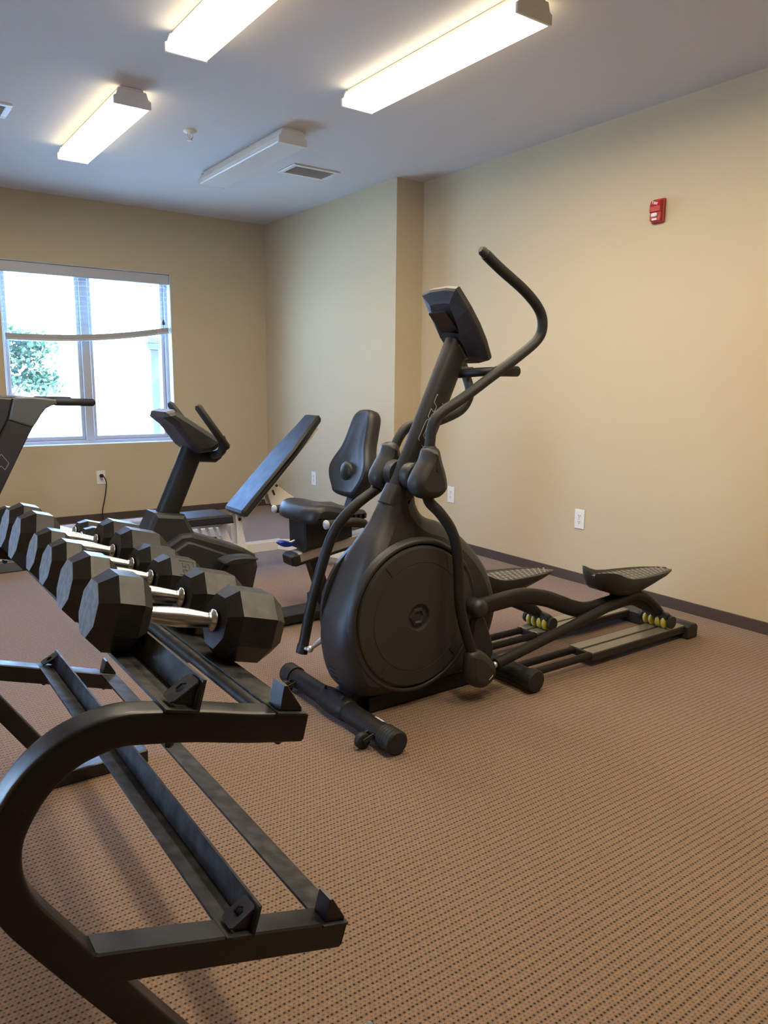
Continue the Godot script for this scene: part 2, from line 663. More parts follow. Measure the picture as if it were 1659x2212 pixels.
# ---------------------------------------------------------------- outside the window
func outdoors() -> void:
	var m := Mesher.new()
	m.box(Vector3(-45, -0.5, -60), Vector3(45, -0.25, ZB - 0.22))
	m.box(Vector3(-45, -0.5, ZB - 0.22), Vector3(XL - 0.22, -0.25, 30))
	var g := structure("ground", m, M.ground)
	g.set_meta("kind", "structure")
	m = Mesher.new()
	m.box(Vector3(XL - 5.0, 2.45, -9.0), Vector3(XL - 0.22, 2.6, ZF))
	structure("trim_canopy", m, M.white_trim)
	# porch post
	var at := Vector3(2.72, -0.25, -8.0)
	var t := thing("porch_post", "pale blue grey porch post with wide cap outside window", "post", at)
	m = Mesher.new()
	m.box(at + Vector3(-0.045, 0, -0.045), at + Vector3(0.045, 1.80, 0.045), 0.006)
	part("shaft", m, M.post_paint, t)
	m = Mesher.new()
	m.box(at + Vector3(-0.09, 1.80, -0.09), at + Vector3(0.09, 1.86, 0.09), 0.008)
	m.box(at + Vector3(-0.07, 1.86, -0.07), at + Vector3(0.07, 1.93, 0.07), 0.008)
	part("cap", m, M.post_paint, t)
	m = Mesher.new()
	m.box(at + Vector3(-0.08, 0, -0.08), at + Vector3(0.08, 0.12, 0.08), 0.008)
	part("base", m, M.post_paint, t)
	at = Vector3(2.93, -0.25, -7.9)
	m = Mesher.new()
	m.tube(curve([at + Vector3(0, 0, 0), at + Vector3(0, 1.2, 0), at + Vector3(0, 1.78, 0), at + Vector3(0.05, 1.92, 0.05), at + Vector3(0.05, 2.6, 0.05)]), 0.035, 10)
	solo("downspout", m, M.post_paint, at, "blue grey downspout beside the porch post outside window", "downspout")
	# tree beyond the glass
	at = Vector3(2.95, -0.25, -19.0)
	t = thing("leafy_tree", "sunlit green tree seen through the left window pane", "tree", at)
	m = Mesher.new()
	m.tube(curve([at, at + Vector3(0.1, 0.9, 0), at + Vector3(-0.1, 1.5, 0.1)]), 0.035, 8)
	m.tube(curve([at + Vector3(0.05, 0.8, 0), at + Vector3(0.5, 1.6, 0.1), at + Vector3(0.7, 2.2, 0)]), 0.02, 8)
	m.tube(curve([at + Vector3(0.05, 0.8, 0), at + Vector3(-0.4, 1.4, 0.1), at + Vector3(-0.7, 1.8, 0)]), 0.02, 8)
	part("trunk", m, M.bark, t)
	m = Mesher.new()
	var rng := RandomNumberGenerator.new()
	rng.seed = 9
	var clumps := [Vector3(-0.55, 1.35, 0), Vector3(-0.15, 1.5, 0.2), Vector3(0.45, 2.0, 0), Vector3(0.75, 2.25, 0), Vector3(0.3, 2.35, 0), Vector3(0.9, 1.45, 0), Vector3(0.55, 1.5, 0.1), Vector3(-0.75, 1.8, 0)]
	for c in clumps:
		for i in 300:
			var d := Vector3(rng.randfn(), rng.randfn(), rng.randfn()) * Vector3(0.24, 0.14, 0.2)
			var p: Vector3 = at + c + d
			var u := Vector3(rng.randf_range(-1, 1), rng.randf_range(-1, 1), rng.randf_range(-1, 1)).normalized() * 0.075
			var w := u.cross(Vector3(rng.randf_range(-1, 1), 1, rng.randf_range(-1, 1))).normalized() * 0.042
			m.tri(p - w, p + u, p + w, -1)
			m.tri(p - w, p + w, p - u, -1)
	part("foliage", m, M.leaf, t).set_meta("kind", "stuff")


# ---------------------------------------------------------------- ceiling
func ceiling_light(x: float, z0: float, z1: float, lit: bool, label: String) -> void:
	var yb := 2.612
	var t := thing("ceiling_light", label, "ceiling light", Vector3(x, CEIL, (z0 + z1) / 2), "wraparound ceiling lights")
	var m := Mesher.new()
	m.box(Vector3(x - 0.06, yb + 0.045, z0 + 0.004), Vector3(x + 0.06, CEIL, z1 - 0.004), 0.004)
	part("housing", m, M.enamel, t)
	# lens wraps round the bottom and the sides
	m = Mesher.new()
	var prof := p2([-0.078, yb + 0.06, -0.086, yb + 0.035, -0.093, yb + 0.03, -0.093, yb + 0.006, -0.088, yb, 0.088, yb, 0.093, yb + 0.006, 0.093, yb + 0.03, 0.086, yb + 0.035, 0.078, yb + 0.06])
	var q := PackedVector2Array()
	for p in prof:
		q.append(Vector2(p.x + x, p.y))
	m.slab(q, z0 + 0.012, z1 - 0.012)
	part("lens", m, M.lamp_lens if lit else M.lamp_lens_off, t, "glowing acrylic lens" if lit else "unlit acrylic lens")
	var cap := p2([-0.072, CEIL - 0.012, -0.082, yb + 0.045, -0.096, yb + 0.036, -0.096, yb - 0.002, 0.096, yb - 0.002, 0.096, yb + 0.036, 0.082, yb + 0.045, 0.072, CEIL - 0.012])
	q = PackedVector2Array()
	for p in cap:
		q.append(Vector2(p.x + x, p.y))
	for z in [z0, z1 - 0.013]:
		m = Mesher.new()
		m.slab(q, z, z + 0.013, [[0.002, 0.0], [0.0, 0.002]])
		part("end_cap", m, M.enamel, t)
	if lit:
		var l := AreaLight3D.new()
		l.name = "lamp_light"
		l.area_size = Vector2(0.17, z1 - z0 - 0.06)
		l.light_energy = 2.5
		l.light_color = Color(1.0, 0.935, 0.82)
		l.area_range = 12.0
		l.shadow_enabled = true
		t.add_child(l)
		l.position = Vector3(0, yb - 0.012 - CEIL, 0)
		l.rotation = Vector3(-PI / 2, 0, 0)

func ceiling_things() -> void:
	ceiling_light(2.300, -3.490, -2.245, true, "lit ceiling light nearest the beige right wall")
	ceiling_light(1.351, -3.401, -2.156, true, "lit ceiling light cut off by the top edge of the picture")
	ceiling_light(1.350, -5.370, -4.130, true, "lit ceiling light left of the sprinkler, nearest the window")
	ceiling_light(2.308, -5.403, -4.180, false, "switched off white ceiling light beside the air vent")
	# the next row, above and behind the camera's view: it lights the near ends of things
	ceiling_light(2.300, -1.590, -0.345, true, "lit ceiling light above the near end of the right wall")
	ceiling_light(1.351, -1.501, -0.256, true, "lit ceiling light above the open floor beside the rack")
	# sprinkler
	var at := Vector3(1.838, CEIL, -4.60)
	var t := thing("fire_sprinkler", "small white pendent fire sprinkler on the ceiling", "sprinkler", at)
	var m := Mesher.new()
	m.lathe([[0.038, 0.0], [0.040, -0.004], [0.034, -0.010], [0.012, -0.014], [0.011, -0.018]], at, Vector3.UP, 24)
	part("escutcheon", m, M.enamel, t)
	m = Mesher.new()
	for s in [-1.0, 1.0]:
		m.tube(curve([at + Vector3(0.008 * s, -0.014, 0), at + Vector3(0.017 * s, -0.024, 0), at + Vector3(0.012 * s, -0.042, 0), at + Vector3(0, -0.05, 0)]), 0.0035, 8)
	part("frame_arm", m, M.enamel, t)
	m = Mesher.new()
	m.lathe([[0.004, -0.048], [0.016, -0.051], [0.017, -0.054], [0.003, -0.056]], at, Vector3.UP, 20)
	m.lathe([[0.003, -0.016], [0.004, -0.03], [0.003, -0.046]], at, Vector3.UP, 10)
	part("deflector", m, M.enamel, t)
	# air vents
	vent(Vector3(2.66, CEIL, -5.05), Vector3(3.03, CEIL, -4.80), "white rectangular ceiling air vent near the right wall", 8)
	vent(Vector3(0.56, CEIL, -5.02), Vector3(0.905, CEIL, -4.77), "white ceiling air vent cut off by the left picture edge", 6)

func vent(lo: Vector3, hi: Vector3, label: String, n: int) -> void:
	var t := thing("air_vent", label, "air vent", (lo + hi) / 2, "ceiling air vents")
	var y := CEIL
	var m := Mesher.new()
	var w := 0.035
	m.box(Vector3(lo.x, y - 0.010, lo.z), Vector3(hi.x, y, lo.z + w), 0.003)
	m.box(Vector3(lo.x, y - 0.010, hi.z - w), Vector3(hi.x, y, hi.z), 0.003)
	m.box(Vector3(lo.x, y - 0.010, lo.z + w), Vector3(lo.x + w, y, hi.z - w), 0.003)
	m.box(Vector3(hi.x - w, y - 0.010, lo.z + w), Vector3(hi.x, y, hi.z - w), 0.003)
	part("frame", m, M.enamel, t)
	m = Mesher.new()
	m.box(Vector3(lo.x + w, y - 0.003, lo.z + w), Vector3(hi.x - w, y, hi.z - w))
	part("backing", m, M.vent_grey, t)
	for k in n:
		var z := lerpf(lo.z + w + 0.012, hi.z - w - 0.012, float(k) / (n - 1))
		m = Mesher.new()
		m.obox(Vector3((lo.x + hi.x) / 2, y - 0.009, z), Vector3(hi.x - lo.x - 2 * w, 0.002, 0.016), Basis(Vector3.RIGHT, 0.6))
		part("louvre", m, M.enamel, t)


# ---------------------------------------------------------------- walls
# a duplex outlet plate; centre, direction out of the wall and its sideways direction
func outlet(at: Vector3, out_of: Vector3, label: String, plugged := false) -> void:
	var side := Vector3.UP.cross(out_of)
	var b := Basis(side, Vector3.UP, out_of)
	var t := thing("wall_outlet", label, "outlet", at, "duplex wall outlets")
	var m := Mesher.new()
	m.obox(at + out_of * 0.003, Vector3(0.076, 0.122, 0.006), b, 0.0025)
	part("cover_plate", m, M.outlet_white, t)
	for s in [-1.0, 1.0]:
		m = Mesher.new()
		var c: Vector3 = at + Vector3(0, 0.0195 * s, 0) + out_of * 0.0066
		m.obox(c, Vector3(0.034, 0.028, 0.0024), b, 0.001)
		var f := part("receptacle", m, M.outlet_white, t)
		m = Mesher.new()
		for d in [-0.0065, 0.0065]:
			m.obox(c + side * d + out_of * 0.0013 + Vector3(0, 0.003, 0), Vector3(0.0028, 0.009, 0.001), b)
		m.lathe([[0.0028, -0.0003], [0.0028, 0.0006]], c + out_of * 0.0013 + Vector3(0, -0.007, 0), out_of, 10)
		part("slot", m, M.outlet_dark, f)
	m = Mesher.new()
	m.lathe([[0.0035, 0.0], [0.0035, 0.001], [0.001, 0.0016]], at + out_of * 0.0066, out_of, 10)
	part("screw", m, M.aluminium, t)
	if plugged:
		var c := at + Vector3(0.002, 0.016, 0) + out_of * 0.008
		var k := thing("power_cord", "black power cord plugged into outlet below the window", "cord", c)
		m = Mesher.new()
		m.lathe([[0.016, 0.0], [0.017, 0.012], [0.014, 0.026], [0.008, 0.034]], c, out_of, 16)
		part("plug", m, M.cord_black, k)
		m = Mesher.new()
		m.tube(curve([c + out_of * 0.03, c + out_of * 0.05 + Vector3(0.012, -0.01, 0), c + out_of * 0.045 + Vector3(0.028, -0.07, 0), c + out_of * 0.035 + Vector3(0.012, -0.19, 0), c + out_of * 0.03 + Vector3(-0.012, -0.30, 0), c + out_of * 0.06 + Vector3(-0.02, -0.355, 0), c + out_of * 0.25 + Vector3(-0.06, -0.37, 0), c + out_of * 0.5 + Vector3(-0.2, -0.37, 0)], 8), 0.0045, 8)
		part("cable", m, M.cord_black, k)

func wall_things() -> void:
	outlet(Vector3(XR, 0.404, -3.027), Vector3(-1, 0, 0), "white wall outlet on the right wall above the pedals of the elliptical")
	outlet(Vector3(XR, 0.404, -4.253), Vector3(-1, 0, 0), "white wall outlet just right of the elliptical mast, by the wall corner")
	outlet(Vector3(XB, 0.370, -5.862), Vector3(-1, 0, 0), "white wall outlet between the bench backrest and the bike backrest")
	outlet(Vector3(1.793, 0.384, ZB), Vector3(0, 0, 1), "white wall outlet under the window with a plug in it", true)
	# fire alarm
	var c := Vector3(XR, 2.150, -2.603)
	var t := thing("fire_alarm", "red fire alarm strobe high on the right wall", "fire alarm", c)
	var m := Mesher.new()
	m.box(c + Vector3(-0.02, -0.062, -0.037), c + Vector3(0, 0.062, 0.037), 0.004)
	part("back_plate", m, M.alarm_red, t)
	m = Mesher.new()
	# body swells towards its middle
	var poly := p2([c.x - 0.018, c.y + 0.056, c.x - 0.040, c.y + 0.050, c.x - 0.050, c.y + 0.02, c.x - 0.050, c.y - 0.006, c.x - 0.042, c.y - 0.010, c.x - 0.044, c.y - 0.05, c.x - 0.018, c.y - 0.056])
	m.slab(poly, c.z - 0.033, c.z + 0.033, [[0.004, 0.0], [0.0, 0.004]])
	part("body", m, M.alarm_red, t)
	m = Mesher.new()
	m.box(c + Vector3(-0.054, -0.033, -0.018), c + Vector3(-0.040, -0.013, 0.018), 0.004)
	part("strobe_lens", m, M.sticker_white, t, "clear white strobe lens")
	m = Mesher.new()
	m.box(c + Vector3(-0.046, -0.050, -0.015), c + Vector3(-0.043, -0.040, 0.015), 0.001)
	part("label_strip", m, M.sticker_white, t)
	var tx := TextMesh.new()
	tx.text = "FIRE"
	var sf := SystemFont.new()
	sf.font_names = PackedStringArray(["Droid Sans"])
	sf.font_weight = 700
	tx.font = sf
	tx.font_size = 16
	tx.pixel_size = 0.0011
	tx.depth = 0.0008
	var o := MeshInstance3D.new()
	o.mesh = tx
	o.material_override = M.sticker_white
	o.name = "lettering"
	t.add_child(o)
	o.position = Vector3(-0.0472, 0.036, 0)
	o.rotation = Vector3(0, -PI / 2, -0.28)
	o.rotation_order = EULER_ORDER_YXZ


# ---------------------------------------------------------------- dumbbell rack
const U := Vector3(0.962973, -0.269632, 0)   # along the tilted shelf
const N := Vector3(0.269632, 0.962973, 0)    # up from it

func dumbbell_rack() -> void:
	var zn := -0.96
	var zf := -2.33
	var t := thing("dumbbell_rack", "two tier black steel dumbbell rack with curved side frames", "rack", Vector3(0.4, 0, -1.64))
	var path := curve([Vector3(0.541, 0.6915, 0), Vector3(0.45, 0.7145, 0), Vector3(0.37, 0.7385, 0), Vector3(0.30, 0.755, 0), Vector3(0.266, 0.761, 0), Vector3(0.233, 0.758, 0), Vector3(0.20, 0.749, 0), Vector3(0.17, 0.731, 0), Vector3(0.146, 0.708, 0), Vector3(0.126, 0.678, 0), Vector3(0.114, 0.65, 0), Vector3(0.110, 0.62, 0), Vector3(0.1125, 0.588, 0), Vector3(0.124, 0.551, 0), Vector3(0.147, 0.510, 0), Vector3(0.195, 0.434, 0), Vector3(0.247, 0.354, 0), Vector3(0.30, 0.272, 0), Vector3(0.452, 0.036, 0)], 4)
	for z in [zn - 0.025, zf + 0.025]:
		var m := Mesher.new()
		var p := PackedVector3Array()
		for q in path:
			p.append(q + Vector3(0, 0, z))
		m.sweep(p, 0.0238, 0.025, 9.0, 28, 1)
		var f := part("side_frame", m, M.rack_steel, t)
		m = Mesher.new()
		m.bar(Vector3(0.205, 0.4285, z), Vector3(0.6135, 0.2965, z), 0.05, 0.047, Vector3(0, 0, 1), 0.003)
		part("lower_arm", m, M.rack_steel, f)
		m = Mesher.new()
		m.box(Vector3(0.02, 0.0, z - 0.025), Vector3(0.705, 0.045, z + 0.025), 0.003)
		part("foot", m, M.rack_steel, f)
		m = Mesher.new()
		m.bar(Vector3(0.540, 0.6918, z), Vector3(0.5455, 0.6904, z), 0.045, 0.043, Vector3(0, 0, 1), 0.002)
		part("end_plug", m, M.black_rubber, f)
		m = Mesher.new()
		m.bar(Vector3(0.612, 0.297, z), Vector3(0.6175, 0.2952, z), 0.045, 0.043, Vector3(0, 0, 1), 0.002)
		part("end_plug", m, M.black_rubber, f)
		for q in [Vector3(0.335, 0.719, z), Vector3(0.508, 0.675, z), Vector3(0.415, 0.337, z), Vector3(0.585, 0.283, z)]:
			m = Mesher.new()
			m.lathe([[0.0075, 0.0], [0.0075, -0.006], [0.005, -0.010]], q, N, 6, -1)
			part("bolt", m, M.rack_steel, f)
	var z0 := zf - 0.003
	var z1 := zn + 0.003
	rack_rail(t, "inner_rail", [0.323, 0.7785, 0.3665, 0.7665, 0.3782, 0.8088, 0.3832, 0.8076, 0.3702, 0.7605, 0.3217, 0.7738], z0, z1)
	rack_rail(t, "outer_rail", [0.494, 0.7295, 0.5425, 0.7165, 0.5413, 0.7118, 0.4928, 0.7248], z0, z1)
	rack_rail(t, "inner_rail", [0.402, 0.390, 0.444, 0.3775, 0.4567, 0.4195, 0.4617, 0.418, 0.4475, 0.3712, 0.4005, 0.3852], z0, z1)
	rack_rail(t, "outer_rail", [0.573, 0.3325, 0.6212, 0.3185, 0.6198, 0.3138, 0.5716, 0.3278], z0, z1)
	var m := Mesher.new()
	m.tube(PackedVector3Array([Vector3(0.489, 0.7155, zn - 0.049), Vector3(0.489, 0.7155, zf + 0.049)]), 0.0115, 14)
	part("crossbar", m, M.rack_rail, t)
	# bent end stops: slanting plate with a six sided hole between flange and lip
	for near in [true, false]:
		var za := z1 - 0.008 if near else z0 + 0.046
		var zb := za - 0.038
		for s in [[Vector2(0.3345, 0.7795), Vector2(0.3765, 0.803), Vector2(0.3655, 0.769)], [Vector2(0.4125, 0.391), Vector2(0.4555, 0.4135), Vector2(0.4435, 0.379)]]:
			var a := Vector3(s[0].x, s[0].y, za)
			var b := Vector3(s[1].x, s[1].y, za)
			m = Mesher.new()
			plate_with_hole(m, a, b, Vector3(0, 0, zb - za), 0.003, 0.010)
			var g := part("end_stop", m, M.rack_rail, t)
			m = Mesher.new()
			var zz := za - 0.003 if near else zb + 0.003
			m.slab(PackedVector2Array([s[0] + Vector2(0.004, -0.001), s[1] + Vector2(-0.002, -0.004), s[2]]), zz - 0.003, zz)
			part("gusset", m, M.rack_steel, g)
		for s in [[Vector2(0.501, 0.7278), Vector2(0.5095, 0.766), Vector2(0.5145, 0.766), Vector2(0.539, 0.7235), Vector2(0.5385, 0.718)], [Vector2(0.580, 0.331), Vector2(0.5905, 0.368), Vector2(0.5955, 0.368), Vector2(0.618, 0.326), Vector2(0.6175, 0.320)]]:
			m = Mesher.new()
			m.slab(PackedVector2Array(s), zb, za, [[0.001, 0.0], [0.0, 0.001]])
			part("end_stop", m, M.rack_steel, t)
	# dumbbells, nearest first: depth, apothem, left end, right end, where the right head starts
	var sizes := [
		[-1.244, 0.065, -0.044, 0.300, 0.182, "", "large black eight sided dumbbell nearest the camera on the rack"],
		[-1.435, 0.063, -0.037, 0.311, 0.194, "", "black eight sided dumbbell second from the near end of the rack"],
		[-1.627, 0.057, -0.030, 0.302, 0.196, "25", "black dumbbell marked 25 on its right head"],
		[-1.769, 0.057, -0.029, 0.306, 0.198, "", "small black dumbbell fourth from near end, just behind the one marked 25"],
		[-1.902, 0.068, -0.043, 0.313, 0.190, "", "large black dumbbell in front of the bike console post"],
		[-2.057, 0.067, -0.041, 0.309, 0.190, "", "large black dumbbell sixth from the near end of the rack"],
		[-2.162, 0.036, -0.02, 0.250, 0.180, "", "smallest black dumbbell, seventh from the near end of the rack"],
		[-2.242, 0.042, -0.03, 0.275, 0.182, "", "black dumbbell farthest from the camera on the rack"]]
	for s in sizes:
		dumbbell(s[0], s[1], s[2], s[3], s[4], s[5], s[6])

func rack_rail(t: Node3D, called: String, poly: Array, z0: float, z1: float) -> void:
	var m := Mesher.new()
	m.slab(p2(poly), z0, z1, [[0.0006, 0.0], [0.0, 0.0006]])
	part(called, m, M.rack_rail, t)

func plate_with_hole(m: Mesher, a: Vector3, b: Vector3, along: Vector3, thick: float, r: float) -> void:
	var n := (b - a).cross(along).normalized()
	if n.x > 0.0:
		n = -n
	var c := (a + b + along) / 2 - Vector3.ZERO
	var e := (b - a).normalized()
	var f := along.normalized()
	var hx := (b - a).length() / 2
	var hy := along.length() / 2
	var outer := []
	var inner := []
	for k in 24:
		var w := TAU * k / 24.0
		var d := Vector2(cos(w), sin(w))
		var q := minf(hx / maxf(absf(d.x), 1e-4), hy / maxf(absf(d.y), 1e-4))
		outer.append(c + e * d.x * q + f * d.y * q)
		var h := r * cos(PI / 6) / cos(fposmod(w, PI / 3) - PI / 6)
		inner.append(c + e * d.x * h + f * d.y * h)
	for k in 24:
		var j := (k + 1) % 24
		var up := n * thick
		m.quad(outer[k] + up, inner[k] + up, inner[j] + up, outer[j] + up, -1)
		m.quad(outer[k], outer[j], inner[j], inner[k], -1)
		m.quad(inner[k], inner[j], inner[j] + up, inner[k] + up, -1)
		m.quad(outer[k], outer[k] + up, outer[j] + up, outer[j], -1)

func head_rings(z: float, a: float, axis: float, s0: float, s1: float, c0: float, c1: float, k0: float, k1: float) -> Array:
	var o := Vector3(0.323, 0.7795, z) + N * axis
	var rings := []
	var up := 1.0 if s1 > s0 else -1.0
	for q in [[s0, k0], [s0 + up * c0, 1.0], [s1 - up * c1, 1.0], [s1, k1]]:
		var ring := PackedVector3Array()
		for k in 8:
			var w := PI / 8 + k * PI / 4
			var r: float = a / cos(PI / 8) * q[1]
			ring.append(o + U * q[0] + N * (cos(w) * r) + Vector3(0, 0, sin(w) * r))
		rings.append(ring)
	return rings

func dumbbell(z: float, a: float, s0: float, s3: float, s2: float, number: String, label: String) -> void:
	var s1 := 0.0443
	var t := thing("dumbbell", label, "dumbbell", Vector3(0.323, 0.7795, z) + U * ((s0 + s3) / 2), "black dumbbells on the top tier of the rack")
	var c := a * 0.42
	var r := 0.0135 + (a - 0.055) * 0.12
	var axis := maxf(a, 0.0440 + r + 0.0034)   # small ones hang by the handle on the inner lip
	var m := Mesher.new()
	m.loft(head_rings(z, a, axis, s0, s1, c, 0.020, 0.70, 0.74), -1)
	var hl := part("head", m, M.rubber, t)
	m = Mesher.new()
	var face := head_rings(z, a * 0.70, axis, s0 - 0.0006, s0 + 0.0006, 0.0002, 0.0002, 0.985, 0.985)
	m.loft(face, -1)
	part("end_face", m, M.scuffed_rubber, hl, "scuffed pale end face")
	m = Mesher.new()
	m.loft(head_rings(z, a, axis, s3, s2, c, 0.022, 0.70, 0.72), -1)
	var h := part("head", m, M.rubber, t)
	var o := Vector3(0.323, 0.7795, z) + N * axis
	m = Mesher.new()
	var g := s2 - s1
	m.lathe([[r, 0.0], [r + 0.003, 0.002], [r + 0.003, 0.007], [r, 0.009], [r * 0.92, 0.016], [r * 1.02, 0.03], [r * 1.16, g * 0.38], [r * 1.2, g * 0.5], [r * 1.16, g * 0.62], [r * 1.02, g - 0.03], [r * 0.92, g - 0.016], [r, g - 0.009], [r + 0.006, g - 0.007], [r + 0.006, g - 0.002], [r, g]], o + U * s1, U, 20)
	part("handle", m, M.chrome, t)
	if number != "":
		# framed number on the facet that looks at the camera
		var n := (N * cos(PI / 4) + Vector3(0, 0, 1) * sin(PI / 4)).normalized()
		var mid := o + U * ((s2 + 0.022 + s3 - c) / 2 + 0.006) + n * (a + 0.0004)
		var x := U
		var y := n.cross(x).normalized()
		m = Mesher.new()
		var hw := 0.017
		var hh := 0.019
		for e in [[-hw, -hh, hw, -hh], [hw, -hh, hw, hh], [hw, hh, -hw, hh]]:
			m.bar(mid + x * e[0] + y * e[1], mid + x * e[2] + y * e[3], 0.0016, 0.0008, y if e[1] == e[3] else x)
		part("number_frame", m, M.number_print, h)
		var tx := TextMesh.new()
		tx.text = number
		var sf := SystemFont.new()
		sf.font_names = PackedStringArray(["Droid Sans"])
		sf.font_weight = 700
		tx.font = sf
		tx.font_size = 24
		tx.pixel_size = 0.0011
		tx.depth = 0.0008
		var w := MeshInstance3D.new()
		w.mesh = tx
		w.material_override = M.number_print
		w.name = "number"
		h.add_child(w)
		# reads along the facet's short side
		w.global_transform = Transform3D(Basis(y, -x, n), mid)


# ---------------------------------------------------------------- elliptical trainer
const EZ := -2.24

func elliptical() -> void:
	var t := thing("elliptical_trainer", "black elliptical trainer with round side disc and one raised handle", "elliptical", Vector3(2.2, 0, EZ))
	var m := Mesher.new()
	# front stabiliser
	m.tube(PackedVector3Array([Vector3(1.40, 0.043, -2.56), Vector3(1.40, 0.043, -1.93)]), 0.037, 20)
	var fs := part("front_stabilizer", m, M.machine_paint, t)
	for s in [-1.0, 1.0]:
		m = Mesher.new()
		var z: float = EZ + s * 0.32
		var prof := []
		for k in 9:
			prof.append([0.0425 if k % 2 == 0 else 0.041, -0.01 + k * 0.0065])
		prof.append([0.043, 0.045]); prof.append([0.043, 0.056]); prof.append([0.037, 0.061]); prof.append([0.03, 0.0615])
		m.lathe(prof, Vector3(1.40, 0.043, z), Vector3(0, 0, s), 24, -1)
		part("end_cap", m, M.black_rubber, fs)
		m = Mesher.new()
		var wz: float = EZ + s * 0.272 
		m.lathe([[0.012, -0.012], [0.025, -0.012], [0.028, -0.008], [0.028, 0.008], [0.025, 0.012], [0.012, 0.012]], Vector3(1.330, 0.030, wz), Vector3(0, 0, 1), 20)
		m.lathe([[0.006, -0.02], [0.006, 0.02]], Vector3(1.330, 0.030, wz), Vector3(0, 0, 1), 10)
		part("transport_wheel", m, M.black_rubber, fs)
		m = Mesher.new()
		for d in [-0.016, 0.016]:
			m.bar(Vector3(1.325, 0.032, wz + d), Vector3(1.375, 0.046, wz + d), 0.004, 0.018, Vector3(0, 0, 1), 0.001)
		part("wheel_bracket", m, M.dark_plastic, fs)
	m = Mesher.new()
	m.lathe([[0.037, -0.085], [0.042, -0.08], [0.044, -0.06], [0.047, 0.0], [0.044, 0.06], [0.042, 0.08], [0.037, 0.085]], Vector3(1.40, 0.0445, EZ), Vector3(0, 0, 1), 24)
	m.lathe([[0.007, 0.0], [0.007, 0.012], [0.004, 0.014]], Vector3(1.385, 0.087, EZ - 0.06), Vector3.UP, 10)
	m.lathe([[0.007, 0.0], [0.007, 0.012], [0.004, 0.014]], Vector3(1.385, 0.087, EZ + 0.06), Vector3.UP, 10)
	part("sleeve", m, M.machine_paint, fs)
	m = Mesher.new()
	m.obox(Vector3(1.415, 0.0775, -1.985), Vector3(0.012, 0.001, 0.045), Basis(Vector3.BACK, -0.4))
	part("sticker", m, M.sticker_white, fs, "small white sticker")
	# base beam and throat
	m = Mesher.new()
	m.box(Vector3(1.41, 0.020, EZ - 0.03), Vector3(2.20, 0.075, EZ + 0.03), 0.004)
	m.box(Vector3(1.50, 0.004, EZ - 0.065), Vector3(2.08, 0.066, EZ + 0.065), 0.004)
	part("base_beam", m, M.machine_paint, t)
	m = Mesher.new()
	m.loft([ring_xy(1.405, 0.055, 0.03, 0.07), ring_xy(1.45, 0.075, 0.05, 0.055), ring_xy(1.53, 0.11, 0.07, 0.05)], 1)
	part("front_throat", m, M.machine_paint, t)
	# shroud
	var poly := round2(p2([1.630, 0.836, 1.560, 0.722, 1.498, 0.638, 1.440, 0.524, 1.402, 0.440, 1.376, 0.372, 1.367, 0.294, 1.374, 0.230, 1.390, 0.163, 1.422, 0.106, 1.48, 0.072, 1.6, 0.058, 1.78, 0.058, 1.92, 0.072, 2.02, 0.12, 2.085, 0.20, 2.115, 0.28, 2.122, 0.338, 2.104, 0.402, 2.070, 0.484, 2.012, 0.565, 1.955, 0.625, 1.900, 0.668, 1.842, 0.697, 1.793, 0.713, 1.757, 0.738, 1.737, 0.776, 1.722, 0.822]), 3)
	m = Mesher.new()
	m.slab(poly, EZ - 0.112, EZ + 0.112, [[0.055, 0.0], [0.030, 0.010], [0.014, 0.026], [0.004, 0.05], [0.0, 0.08]], 1)
	for i in m.v.size():   # the neck narrows
		var w := m.v[i]
		m.v[i] = Vector3(w.x, w.y, EZ + (w.z - EZ) * lerpf(1.0, 0.40, smoothstep(0.50, 0.80, w.y)))
	var sh := part("shroud", m, M.dark_plastic, t)
	# collar where the mast leaves the shroud
	m = Mesher.new()
	var ct := Vector3(0.433, 0.901, 0)
	m.sweep(PackedVector3Array([Vector3(1.645, 0.765, EZ), Vector3(1.671, 0.818, EZ), Vector3(1.679, 0.836, EZ)]), [0.062, 0.0575, 0.056], [0.044, 0.041, 0.039], 3.0, 24)
	part("collar", m, M.dark_plastic, sh)
	for s in [-1.0, 1.0]:
		m = Mesher.new()
		m.lathe([[0.275, 0.085], [0.277, 0.110], [0.284, 0.116], [0.294, 0.110], [0.300, 0.085]], Vector3(1.686, 0.361, EZ), Vector3(0, 0, s), 64)
		part("rim", m, M.dark_plastic, sh)
		m = Mesher.new()
		m.lathe([[0.270, 0.080], [0.271, 0.108], [0.267, 0.116], [0.262, 0.118], [0.209, 0.121], [0.2085, 0.1198], [0.2055, 0.1198], [0.205, 0.1212], [0.053, 0.123], [0.049, 0.121], [0.045, 0.106], [0.0, 0.105]], Vector3(1.686, 0.361, EZ), Vector3(0, 0, s), 64, -1)
		var d := part("side_disc", m, M.disc_plastic, t, "large round matt black side disc")
		m = Mesher.new()
		m.lathe([[0.043, 0.1075], [0.036, 0.116], [0.026, 0.119], [0.020, 0.112], [0.0, 0.111]], Vector3(1.686, 0.361, EZ), Vector3(0, 0, s), 6, -1)
		part("hub_cap", m, M.dark_plastic, d)
		m = Mesher.new()
		for w in [2.2, 3.95, 5.5]:
			m.bar(Vector3(1.686 + cos(w) * 0.215, 0.361 + sin(w) * 0.215, EZ + s * 0.1215), Vector3(1.686 + cos(w) * 0.258, 0.361 + sin(w) * 0.258, EZ + s * 0.1195), 0.003, 0.003, Vector3(-sin(w), cos(w), 0))
		part("spoke_rib", m, M.disc_plastic, d)
	# moulded grooves low on the front and at the back
	m = Mesher.new()
